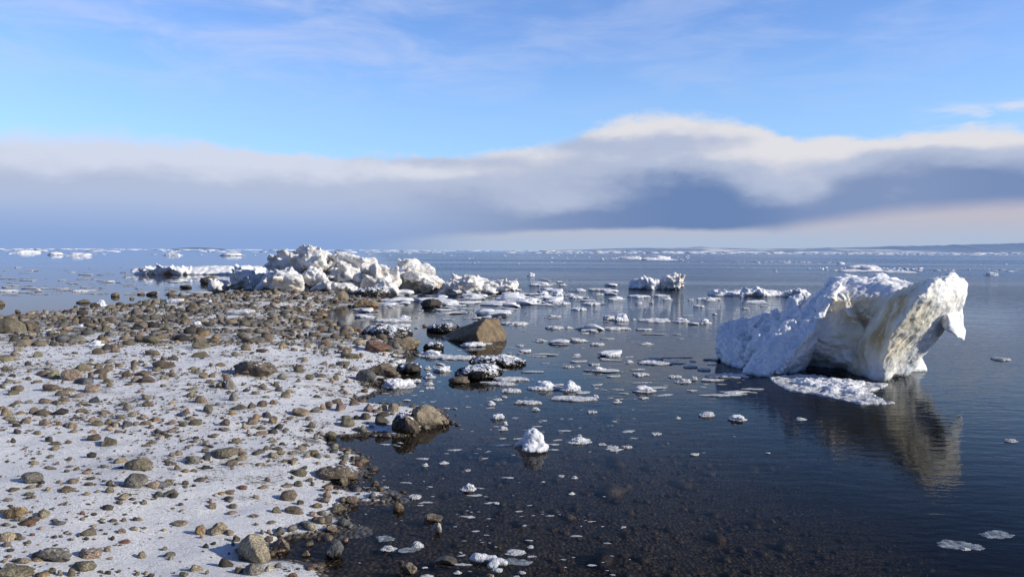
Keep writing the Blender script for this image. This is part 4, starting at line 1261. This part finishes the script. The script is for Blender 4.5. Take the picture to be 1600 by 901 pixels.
DP = 30.5
ice_block([(355, 170), (372, 135), (400, 118), (450, 106), (520, 112), (560, 130), (585, 195), (480, 200), (375, 205)], DP + 1.0, 1.6, 'shaded blue-grey block at the upper left of the ice pile', 1)
ice_block([(510, 116), (528, 96), (570, 90), (612, 96), (642, 122), (640, 145), (560, 138)], DP + 0.9, 1.5, 'flat-topped cap block crowning the ice pile', 2)
ice_block([(532, 120), (560, 105), (640, 112), (652, 142), (622, 195), (570, 190)], DP + 0.3, 1.4, 'sunlit cream block below the cap of the ice pile', 3)
ice_block([(300, 288), (335, 215), (400, 192), (470, 195), (545, 240), (565, 290), (420, 296)], DP - 0.6, 1.8, 'low shaded snowy block at the left foot of the ice pile', 4)
ice_block([(180, 286), (200, 256), (255, 232), (330, 205), (350, 294)], DP + 1.5, 1.5, 'low bluish rubble block leftmost in the ice pile', 5)
ice_block([(640, 155), (690, 112), (712, 104), (765, 126), (820, 160), (868, 198), (800, 250), (640, 262), (600, 205)], DP + 0.9, 2.2, 'tall white leaning slab at the centre of the ice pile', 6, slope=0.9)
ice_block([(800, 160), (818, 142), (875, 140), (878, 170), (862, 198)], DP + 1.6, 1.0, 'small block sticking out right of the tall leaning slab', 7)
ice_block([(535, 235), (560, 205), (600, 188), (655, 225), (680, 275), (560, 275)], DP - 0.4, 1.2, 'rounded cream block at the front of the ice pile', 8)
ice_block([(670, 215), (700, 180), (760, 165), (830, 215), (815, 265), (690, 262)], DP - 0.2, 1.2, 'white angular block in front of the tall leaning slab', 9)
ice_block([(770, 280), (830, 210), (905, 182), (975, 195), (1000, 250), (970, 292), (850, 296)], DP - 0.3, 1.7, 'ridged block with dirty streaks right of the pile centre', 10)
ice_block([(888, 275), (920, 250), (965, 252), (1002, 305), (945, 328), (905, 318)], DP - 2.2, 0.8, 'pale snout-like block at the water edge of the pile', 11)
ice_block([(985, 155), (1010, 142), (1060, 134), (1088, 152), (1100, 195), (1060, 212), (1020, 200)], DP + 1.5, 0.9, 'knobbly cream block perched at the right of the pile', 12, extra=[([(1090, 170), (1125, 154), (1165, 185), (1165, 222), (1090, 215)], DP + 1.3, 0.9)])
ice_block([(960, 215), (1010, 195), (1100, 205), (1180, 225), (1215, 255), (1200, 296), (1000, 300)], DP + 0.9, 1.4, 'low dirty white block below the knobbly cream block', 13)
ice_block([(1180, 304), (1240, 248), (1330, 225), (1425, 236), (1445, 268), (1400, 308), (1280, 316)], DP - 0.2, 1.5, 'slanting white pressed-ice ridge right of the pile', 14)
ice_block([(1390, 304), (1430, 262), (1500, 248), (1570, 250), (1572, 270), (1540, 310)], DP + 0.1, 1.2, 'rightmost low tip of the stranded ice pile', 15)
ice_block([(560, 290), (600, 262), (760, 255), (800, 275), (780, 298)], DP - 1.2, 0.9, 'low snowy apron along the front of the pile', 16)
FLOE_LAND.append((480, 425, 'the ice pile', 70)); FLOE_LAND.append((740, 447, 'the right tip of the ice pile', 60))
# two stray lumps at the left of the pile
ice_block([(72, 292), (78, 258), (110, 240), (125, 262), (150, 242), (166, 265), (160, 296)], DP + 1.2, 0.7, 'notched cream ice lump standing in water left of the pile', 17, group=None)

OB = [(0.35, 0.05, 'f'), (0.16, 0.035, 'r'), (0.07, 0.014, 'f')]
# small grounded berg in mid distance
ice_block([(988, 262), (995, 230), (1080, 196), (1110, 205), (1160, 220), (1185, 245), (1180, 272), (1060, 274)], 35.6, 1.1, 'white low ice block, left half of the pair in mid water', 21, M_FLOE, 'ice_block', 0.05, reg='K', group='pair of ice blocks in mid water', octs=[(0.7, 0.07, 'f'), (0.3, 0.06, 'r'), (0.14, 0.025, 'f')])
ice_block([(1160, 225), (1215, 200), (1260, 184), (1312, 195), (1308, 225), (1290, 272), (1180, 274)], 35.4, 1.1, 'dirty brownish ice block, right half of the pair in mid water', 22, M_PILE, 'ice_block', 0.05, reg='K', group='pair of ice blocks in mid water', octs=[(0.7, 0.07, 'f'), (0.3, 0.06, 'r'), (0.14, 0.025, 'f')])
FLOE_LAND.append((1027, 442, 'the pair of ice blocks', 44))
# long strip of ice behind the beach at left (region R)
strip = []
for k in range(24):
    x = 765 + k * 26
ice_block([(762, 212), (770, 190), (800, 190), (815, 200), (850, 184), (1000, 188), (1100, 194), (1250, 182), (1370, 174), (1384, 180), (1384, 226), (800, 228)], 53.2, 2.4, 'long white ice strip in the water behind the beach at left', 31, M_FLOE, 'ice_floe', 0.09, reg='R', group=None, slope=2.6, octs=[(1.3, 0.08, 'f'), (0.55, 0.06, 'r'), (0.25, 0.03, 'f')], cat='ice floe')
ice_block([(1392, 222), (1392, 180), (1430, 172), (1500, 175), (1535, 186), (1538, 226), (1400, 228)], 53.0, 2.2, 'short white ice block at the right end of the long strip', 32, M_FLOE, 'ice_floe', 0.09, reg='R', group=None, slope=2.6, octs=[(1.3, 0.08, 'f'), (0.55, 0.06, 'r'), (0.25, 0.03, 'f')], cat='ice floe')
FLOE_LAND.append((300, 424, 'the long ice strip', 100))

# ------------------------------------------------------------------ floes
def flat_proto(seed, nr=16, na=72):
    r = np.random.default_rng(seed)
    th = np.linspace(0, 2 * PI, na, endpoint=False)
    rad = 1 + 0.38 * fbm(np.stack([np.cos(th) * 0.9 + seed, np.sin(th) * 0.9, th * 0], 1), 4, 0.55) * 1.2
    prof = [(0.0, 1.0)] + [(k / (nr - 4), 1.0) for k in range(1, nr - 3)]
    prof = [(a * 0.95, b) for a, b in prof] + [(0.99, 0.70), (1.0, 0.25), (0.97, -0.9), (0.5, -1.2)]
    V = []
    for a, b in prof[1:]:
        q = np.stack([np.cos(th) * rad * a, np.sin(th) * rad * a, np.full(na, b)], 1)
        if b > 0.5:
            q[:, 2] = b * (0.55 + 0.45 * sstep(1.0, 0.75, np.full(na, a))) + 0.55 * fbm(q * np.array([3.2, 3.2, 1]) + seed, 4, 0.6)
        V.append(q)
    V = np.concatenate([np.array([[0, 0, 1.0 + 0.3 * float(fbm([[seed * 1.0, 0, 0]], 3)[0])]])] + V)
    Fc = []
    for k in range(na):
        Fc.append([0, 1 + k, 1 + (k + 1) % na])
    nrg = len(prof) - 1
    for j in range(nrg - 1):
        for k in range(na):
            a = 1 + j * na + k; b = 1 + j * na + (k + 1) % na
            Fc.append([a, a + na, b + na, b])
    Fc.append([1 + (nrg - 1) * na + k for k in range(na)][::-1])
    V[:, :2] /= np.abs(V[:, :2]).max(0) * 2
    me = mesh_from('ice_floe', V, Fc)
    return me                 # half-width 0.5, height about 1 above the water, down to -1.2


def lump_proto(seed):
    r = np.random.default_rng(seed)
    bm = bmesh.new()
    n = int(r.integers(4, 9))
    for k in range(n):
        v, f = stone_verts(int(r.integers(9999)), 2, True)
        s = r.uniform(0.35, 0.8) * (1 if k else 1.2)
        a = r.uniform(0, 6.28); q = r.uniform(0, 0.55) if k else 0
        hull_into(bm, v * np.array([s * 1.3, s * 1.1, s * r.uniform(.7, 1.1)]) + np.array([math.cos(a) * q, math.sin(a) * q * .8, r.uniform(-0.05, 0.22) * (1 - q)]))
    hull_into(bm, stone_verts(int(r.integers(9999)), 2, False)[0] * np.array([1.7, 1.4, 0.35]) - np.array([0, 0, 0.1]))
    me = remesh(bm, 0.035, 2)
    roughen(me, [(0.5, 0.06, 'f'), (0.2, 0.045, 'f'), (0.08, 0.02, 'f')], seed)
    v = verts_of(me)
    lo, hi = v.min(0), v.max(0)
    v[:, :2] = (v[:, :2] - (lo[:2] + hi[:2]) / 2) / (hi[:2] - lo[:2])
    v[:, 2] = (v[:, 2] - lo[2]) / (hi[2] - lo[2]) * 1.35 - 0.35
    set_verts(me, v)
    return me


FLAT = [flat_proto(40 + k) for k in range(10)]
LUMP = [lump_proto(60 + k) for k in range(12)]
_mats = {'w': M_FLOE, 'd': M_DIRTY, 'g': M_SLUSH, 'c': M_CLEAR}
_floe_cache = {}


def floe_mesh(kind, k, m):
    key = (kind, k, m)
    if key not in _floe_cache:
        me = (FLAT if kind == 'f' else LUMP)[k].copy()
        me.materials.append(_mats[m])
        _floe_cache[key] = me
    return _floe_cache[key]


FLOES = {   # region: (x, y, w, h, kind f flat / l lump, material, note)
 'I': [(1070,180,120,65,'l','w'),(905,10,75,25,'l','w'),(775,22,50,35,'l','w'),(1070,60,42,28,'f','w'),(485,180,62,32,'f','c'),(420,243,145,50,'l','w'),(400,277,150,22,'f','w'),(255,240,85,30,'l','w'),(335,228,45,20,'l','w'),(697,248,100,48,'f','w'),(520,605,120,45,'l','w'),(722,580,90,52,'l','w'),(660,612,160,50,'f','c'),(495,530,140,60,'f','c'),(1400,638,150,35,'l','w'),(1000,768,62,34,'l','w'),(1445,770,60,28,'l','w'),(790,800,95,24,'l','w'),(1505,590,50,30,'l','w'),(1410,800,50,22,'f','w'),(1400,690,240,70,'f','c')],
 'J': [(140,38,122,22,'f','w'),(490,82,280,34,'f','w'),(612,68,56,24,'l','w'),(240,107,165,18,'f','w'),(278,140,55,22,'l','w'),(27,105,52,30,'l','w'),(60,87,60,16,'f','w'),(100,70,40,16,'l','w'),(62,182,80,40,'l','w'),(92,248,62,30,'l','w'),(105,218,36,40,'l','g'),(525,318,150,46,'l','w'),(527,292,48,36,'l','g'),(715,357,72,25,'f','g'),(1085,188,40,20,'l','d'),(1250,168,104,36,'l','w'),(1425,190,108,42,'l','w'),(895,28,142,42,'l','w'),(740,95,60,25,'l','d'),(895,78,60,14,'f','d'),(965,282,62,18,'f','w'),(500,525,42,25,'l','w'),(425,518,36,25,'f','g'),(485,617,42,22,'l','w'),(600,157,60,18,'f','g'),(660,340,50,18,'f','g'),(795,357,70,16,'f','g')],
 'K': [(412,178,45,35,'l','w'),(470,235,145,30,'l','w'),(600,240,52,20,'l','w'),(700,272,72,20,'l','w'),(815,273,150,12,'f','d'),(805,297,70,16,'l','d'),(915,320,120,26,'l','w'),(1050,312,135,16,'f','w'),(1170,306,120,18,'l','w'),(1215,322,62,20,'l','w'),(1048,347,50,22,'l','w'),(770,355,112,18,'f','w'),(590,352,112,15,'f','w'),(695,388,100,14,'f','w'),(490,295,95,48,'l','w'),(570,290,62,42,'l','w'),(400,335,155,55,'l','w'),(640,300,72,18,'l','w'),(670,318,90,14,'f','w'),(540,428,100,22,'l','g'),(165,425,36,16,'l','w'),(310,472,180,13,'f','w'),(545,497,120,16,'f','g'),(630,493,60,16,'l','d'),(735,495,132,25,'l','d'),(785,517,45,10,'f','d'),(920,502,178,16,'f','w'),(872,434,78,36,'l','d'),(942,430,104,62,'l','w'),(1015,443,30,15,'l','w'),(1140,452,200,28,'f','w'),(1290,448,115,34,'l','w'),(1435,455,82,38,'l','w'),(1395,365,62,18,'f','w'),(1465,325,72,32,'l','w'),(1490,290,62,32,'l','w'),(1350,328,42,12,'l','w'),(1490,412,32,15,'l','w'),(465,568,92,20,'l','w'),(690,570,122,22,'l','w'),(615,570,62,12,'f','d'),
       (1090,587,92,18,'l','w'),(800,595,92,11,'f','w'),(345,600,50,11,'f','w'),(680,652,52,17,'l','w'),(895,660,92,16,'f','w'),(840,680,62,14,'f','w'),(1130,676,120,22,'l','w'),(985,692,62,20,'l','w'),(1140,702,220,26,'f','w'),(685,718,42,15,'l','w'),(815,735,82,38,'l','w'),(630,725,72,12,'f','w'),(1060,770,102,22,'f','w'),(1040,738,36,15,'l','w'),(780,710,72,14,'f','g'),(1255,782,82,18,'f','w'),(1360,790,62,24,'l','w'),(1345,725,82,12,'f','g'),(1425,742,82,14,'f','w'),(1480,775,102,24,'l','w'),(1360,692,42,14,'f','w'),(1300,806,112,28,'l','w'),
       (300,797,232,28,'f','w'),(245,827,165,16,'f','w'),(70,592,150,36,'l','w'),(45,672,120,18,'f','w'),(490,832,200,66,'l','w'),(640,832,132,80,'l','w')],
 'L': [(985,412,310,26,'f','w'),(870,385,150,46,'l','w'),(940,470,105,40,'l','w'),(868,505,72,40,'l','w'),(860,460,42,30,'l','w'),(700,545,190,70,'l','w'),(865,548,62,22,'l','w'),(870,573,52,15,'f','w'),(700,430,100,30,'l','w'),(640,447,115,36,'f','g'),(795,535,62,26,'l','w'),(665,210,210,20,'f','w'),(740,190,60,28,'l','w'),(725,238,90,14,'f','w'),(1340,230,120,14,'f','w')],
 'N': [(1140,587,62,7,'f','w'),(1565,561,26,6,'f','w'),(1580,688,22,6,'l','d'),(1502,849,72,22,'f','c'),(1555,832,55,18,'f','c'),(1508,857,16,5,'l','w'),(1140,458,54,10,'l','w'),(1108,467,40,5,'f','w'),(1180,472,42,5,'l','w'),(1345,421,92,8,'l','w'),(1314,410,14,6,'l','w'),(1548,427,22,8,'l','w'),(1390,424,70,5,'f','w'),(1252,654,18,5,'l','w'),(1200,492,18,5,'l','w'),(1165,481,14,4,'l','d'),(87,396,26,6,'l','w'),(122,397.5,44,5,'l','w'),(270,397.5,36,4,'l','w'),(362,397,40,6,'l','w'),(990,402.5,44,6,'l','w'),(1030,404.5,60,4,'l','w'),(40,394,44,3,'l','w'),(157,473,20,13,'l','w'),(272,472,32,9,'f','w'),(10,455,30,3,'f','g'),(125,454.5,20,4,'f','g'),(60,452,10,4,'l','w'),(173,439,14,4,'l','w'),
       (151,536,26,11,'l','w'),(78,518,28,9,'l','w'),(128,509,18,6,'l','w'),(308,504,13,10,'l','w'),(328,471,14,10,'l','w')],
 'B': [(990,77,325,62,'f','g')],
}
ON_LAND = {(151, 536), (78, 518), (128, 509), (308, 504), (328, 471), (157, 473), (272, 472)}
items = []
flist = []
for reg, L in FLOES.items():
    for (x, y, w, h, kind, m) in L:
        px, py, pw, ph = zpx(reg, x, y, w, h)
        flist.append((px, py, pw, ph, kind, m, reg == 'B' or (x, y) in ON_LAND))
marks = LAND + FLOE_LAND
for k, (px, py, pw, ph, kind, m, land) in enumerate(flist):
    q = ground_at(px, py + ph * 0.45) if land else at(px, py + ph * 0.45)
    d = float((q - EYE) @ fwd)
    W = pw * d / F
    dep = H / d
    if kind == 'f':
        D = min(max(0.75 * ph * d / F / dep, 0.25 * W), 1.6 * W)
        hh = min(0.10 * W, max(0.018 * (d / 6) ** 0.7, 0.25 * ph * d / F)) * (1.0 if m != 'c' else 0.25)
    else:
        D = 0.7 * W
        hh = max(0.12 * W, (ph * d / F - 0.35 * D * dep) * (0.8 if pw > 14 else 0.65))
    me = floe_mesh(kind, random.randrange(len(FLAT if kind == 'f' else LUMP)), m)
    o = link('ice_floe', me)
    vx, vy = q[0] / d, q[1] / d
    o.location = (q[0] + vx * D * 0.45, q[1] + vy * D * 0.45, q[2] if not land else q[2] + 0.01)
    o.scale = (W * 1.03, D, hh)
    o.rotation_euler = (0, 0, random.choice((0, PI)) + random.uniform(-.2, .2))
    if land and kind == 'f':
        o.scale = (W, 0.3 * W, 0.045)
        o.location.z += 0.07
        o.rotation_euler = (0.12, -0.06, 0)
    if 1105 < px < 1195 and 450 < py < 480:
        o.scale[1] = 0.35 * W
    tag(o, None, 'ice floe', 'ice floes and lumps' if not land else 'ice pieces stranded on the beach')
    size = 'large' if pw > 42 else ('small' if pw < 20 else 'medium')
    head = {'f': 'flat', 'l': 'lumpy'}[kind] + ' ' + {'w': 'white', 'd': 'dirty', 'g': 'grey', 'c': 'clear'}[m] + ' ' + ('stranded ice piece' if land else 'floe')
    items.append((o, *describe(px, py, f'{size} {head}', marks)))

label_all(items)

# key floes with their own shapes
def key_lump(parts, label, voxel, octs, material=None, name='ice_floe', seed=1):
    bm = bmesh.new()
    for (px, py, w, h, dz) in parts:
        q = at(px, py)
        d = float((q - EYE) @ fwd)
        v, f = stone_verts(seed * 31 + int(px), 2, False)
        v = v * np.array([w * d / F, w * d / F * 0.8, h * d / F * 1.15])
        hull_into(bm, v + q + np.array([0, 0, h * d / F * 0.45 + dz]))
    me = remesh(bm, voxel, 2)
    roughen(me, octs, seed)
    c = verts_of(me).mean(0); org = np.array([c[0], c[1], 0.0])
    recenter(me, org)
    o = link(name, me, material or M_FLOE)
    o.location = org
    tag(o, label, 'ice floe')
    return o


sm = [(0.10, 0.012, 'f'), (0.04, 0.008, 'f'), (0.018, 0.004, 'f')]
key_lump([(833, 702, 34, 30, .02), (838, 700, 28, 22, .0), (822, 698, 22, 15, 0), (848, 704, 22, 13, 0), (834, 706, 40, 9, 0), (812, 697, 20, 7, 0), (826, 704, 18, 12, 0)], 'knobbly white ice lump standing alone in the dark near water', 0.010, sm, seed=3)
key_lump([(745, 876, 22, 13, 0), (756, 876, 22, 12, 0), (766, 877, 22, 11, 0), (776, 880, 22, 9, 0), (785, 882, 16, 6, 0), (770, 886, 18, 8, 0), (776, 893, 18, 7, 0)], 'branched white snow lump floating near the bottom edge of the photo', 0.008, [(0.07, 0.008, 'f'), (0.03, 0.004, 'f')], seed=4)


def rough_raft():
    """the broken raft of snow in front of the iceberg"""
    bm = bmesh.new()
    r = np.random.default_rng(8)
    outline = [(402, 660), (470, 655), (560, 648), (640, 650), (720, 665), (800, 672), (930, 690), (1030, 695), (1000, 715), (920, 735), (960, 765), (1060, 795), (990, 800), (880, 800), (760, 775), (640, 750), (520, 735), (440, 695)]
    pts = np.array([at(*zpx('Q', x, y + 6)[:2])[:2] for x, y in outline])
    tri = bmesh.new()
    vs = [tri.verts.new((p[0], p[1], 0.015)) for p in pts]
    lo = [tri.verts.new((p[0], p[1], -0.08)) for p in pts]
    tri.faces.new(vs); tri.faces.new(lo[::-1])
    n = len(pts)
    for k in range(n):
        tri.faces.new([lo[k], lo[(k + 1) % n], vs[(k + 1) % n], vs[k]])
    bmesh.ops.recalc_face_normals(tri, faces=tri.faces[:])
    bmesh.ops.triangulate(tri, faces=tri.faces[:])
    tm = bpy.data.meshes.new('t'); tri.to_mesh(tm); tri.free()
    bm.from_mesh(tm)
    for _ in range(70):
        w = r.dirichlet(np.ones(n) * 0.35)
        c = w @ pts
        s = r.uniform(0.05, 0.17)
        v, _f = stone_verts(int(r.integers(9999)), 1, True)
        hull_into(bm, v * np.array([s * 1.7, s * 1.3, s * 0.75]) + np.array([c[0], c[1], 0.015]))
    me = remesh(bm, 0.014, 1)
    roughen(me, [(0.2, 0.02, 'f'), (0.07, 0.014, 'f'), (0.03, 0.006, 'f')], 4)
    c = verts_of(me).mean(0); org = np.array([c[0], c[1], 0.0])
    recenter(me, org)
    o = link('ice_floe', me, M_FLOE); o.location = org
    tag(o, 'broad broken snow-covered floe floating right in front of the large iceberg', 'ice floe')


rough_raft()
# a low row of ice left of the iceberg
ice_block([(100, 228), (118, 212), (160, 214), (190, 226), (180, 236), (110, 236)], 31.0, 0.7, 'short rough white floe at the left end of the low row', 51, M_FLOE, 'ice_floe', 0.04, reg='Q', group=None, slope=2.0, octs=OB, cat='ice floe')
ice_block([(195, 232), (240, 214), (350, 206), (400, 216), (480, 218), (490, 246), (220, 244)], 30.3, 0.8, 'low rough white floe behind and left of the iceberg', 52, M_FLOE, 'ice_floe', 0.04, reg='Q', group=None, slope=2.0, octs=OB, cat='ice floe')
ice_block([(470, 246), (500, 222), (560, 208), (600, 212), (625, 232), (610, 246)], 30.1, 0.8, 'higher right end floe of the low row behind the iceberg', 53, M_FLOE, 'ice_floe', 0.04, reg='Q', group=None, slope=2.0, octs=OB, cat='ice floe')

# ------------------------------------------------------------------ brash and the far drift ice: uncountable
def build_brash():
    r = np.random.default_rng(21)
    lib = []
    for k in range(10):
        v, f = stone_verts(700 + k, 2 if k < 4 else 1, True, 1.6)
        lib.append((v, f))
    lib = lib[:4]
    for k in range(10):
        n = int(r.integers(5, 9))
        th = np.sort(r.uniform(0, 2 * PI, n)) * 0.4 + np.linspace(0, 2 * PI, n, endpoint=False) * 0.6
        ra = r.uniform(0.55, 1.0, n)
        ring = np.stack([np.cos(th) * ra, np.sin(th) * ra], 1) * 0.5
        V = np.concatenate([np.c_[ring * 0.82, np.full(n, 0.5) + r.uniform(-.25, .2, n)], np.c_[ring, np.full(n, 0.15)], np.c_[ring * 0.9, np.full(n, -0.5)], [[0, 0, 0.55]]])
        Fc = []
        for j in range(n):
            q = (j + 1) % n
            Fc += [[3 * n, j, q], [j, n + j, n + q], [j, n + q, q], [n + j, 2 * n + j, 2 * n + q], [n + j, 2 * n + q, n + q]]
        lib.append((V, np.array(Fc)))
    def mk(name, label, spec, material, stretchx=1.6):
        V, Fc, nv = [], [], 0
        for (x0, x1, y0, y1, n, s0, s1, flat, thr) in spec:
            px = r.uniform(x0, x1, n); py = r.uniform(y0, y1, n)
            nz = fbm(np.stack([px / 45, py / 14, px * 0], 1), 3)
            for k in range(n):
                if nz[k] < thr + r.normal(0, 0.12): continue
                q = at(px[k], py[k])
                if shore_sd([q[0]], [q[1]])[0] > -0.05: continue
                d = q[1]
                s = s0 * (s1 / s0) ** (r.random() ** 2.2)
                isflat = r.random() < flat
                v, f = lib[r.integers(len(lib))] if isflat else lib[r.integers(4)]
                a = r.normal(0, 0.3)
                R = np.array([[math.cos(a), -math.sin(a), 0], [math.sin(a), math.cos(a), 0], [0, 0, 1]])
                hz = s * r.uniform(0.05, 0.16) if isflat else s * r.uniform(.3, .6)
                V.append((v * np.array([s * stretchx, s * r.uniform(0.6, 1.2), hz])) @ R.T + np.array([q[0], q[1], hz * 0.25]))
                Fc.append(f + nv); nv += len(v)
        tag(link(name, mesh_from(name, np.concatenate(V), np.concatenate(Fc), False), material), label, 'ice chips', kind='stuff')
    mk('brash_ice', 'small white ice chips drifting in front of the ice pile', [
        (600, 880, 455, 478, 800, 0.06, 0.7, 0.7, -0.15), (560, 840, 474, 500, 400, 0.05, 0.5, 0.8, 0.0), (720, 960, 436, 475, 200, 0.06, 0.5, 0.7, 0.0),
        (640, 960, 495, 560, 130, 0.04, 0.3, 0.8, 0.0), (600, 800, 540, 640, 160, 0.02, 0.14, 0.7, 0.0),
        (880, 1240, 420, 520, 70, 0.05, 0.4, 0.75, 0.1), (740, 1200, 590, 720, 60, 0.012, 0.06, 0.7, 0.0), (560, 1000, 720, 900, 60, 0.01, 0.035, 0.6, 0.0)], M_FLOE)
    mk('thin_ice', 'thin grey ice flakes scattered on the calm water', [
        (0, 330, 418, 462, 620, 0.06, 0.5, 1.0, -0.1), (760, 1180, 505, 620, 260, 0.03, 0.25, 1.0, -0.05), (600, 1000, 600, 720, 150, 0.02, 0.09, 1.0, 0.0), (560, 960, 730, 900, 110, 0.012, 0.06, 1.0, 0.0)], M_SLUSH, 2.2)


build_brash()


def build_far_ice():
    r = np.random.default_rng(31)
    lib = [stone_verts(800 + k, 1, True, 1.8) for k in range(8)]
    V, Fc, nv = [], [], 0
    def put(x, y, w, h):
        nonlocal nv
        v, f = lib[r.integers(len(lib))]
        V.append(v * np.array([w, w * r.uniform(.4, .9), h * 1.5]) + np.array([x, y, h * 0.25]))
        Fc.append(f + nv); nv += len(v)
    def row(x0, x1, y0, y1, n, w0, w1, h0, h1, thr):
        px = r.uniform(x0, x1, n); py = y0 + (y1 - y0) * r.random(n)
        py = py + (px - 800) * 0.0041
        nz = fbm(np.stack([px / 60, py * 1.3, px * 0], 1), 3)
        for k in range(n):
            if nz[k] < thr + r.normal(0, .1): continue
            q = at(px[k], py[k])
            put(q[0], q[1], r.uniform(w0, w1) * q[1] / F, r.uniform(h0, h1) * q[1] / F)
    # picture rows below the horizon (391.2 in the middle), sizes in photo pixels at that distance
    row(-500, 2100, 391.9, 392.4, 1100, 5, 30, 0.25, 0.7, -0.3)
    row(-300, 900, 394.0, 395.6, 260, 4, 26, 0.25, 0.8, 0.0)
    row(850, 2000, 393.2, 395.4, 520, 4, 22, 0.25, 0.8, -0.2)
    row(-300, 900, 396.0, 400.5, 120, 2, 9, 0.3, 0.7, 0.12)
    row(1100, 1900, 399, 424, 60, 2, 8, 0.4, 1.0, 0.12)
    row(1280, 1440, 416.5, 420.5, 130, 2, 9, 0.6, 2.0, -0.2)
    row(1380, 1640, 417.5, 422, 70, 3, 14, 0.4, 1.2, -0.1)
    row(1140, 1330, 406.5, 409, 60, 3, 12, 0.3, 0.8, -0.1)
    row(700, 1100, 398, 412, 80, 2, 8, 0.3, 1.0, 0.12)
    row(940, 1080, 401, 404, 60, 2, 8, 0.5, 1.5, 0.0)
    tag(link('drift_ice', mesh_from('drift_ice', np.concatenate(V), np.concatenate(Fc)), M_FAR), 'white line of drift ice strung along the horizon', 'drift ice', kind='stuff')


build_far_ice()

# ------------------------------------------------------------------ render settings
sc.view_settings.view_transform = 'Standard'
sc.view_settings.look = 'None'
sc.view_settings.exposure = 0
sc.view_settings.gamma = 1
sc.render.engine = 'CYCLES'
sc.cycles.max_bounces = 8
sc.cycles.transparent_max_bounces = 8
sc.cycles.use_denoising = True
sc.cycles.sample_clamp_indirect = 6
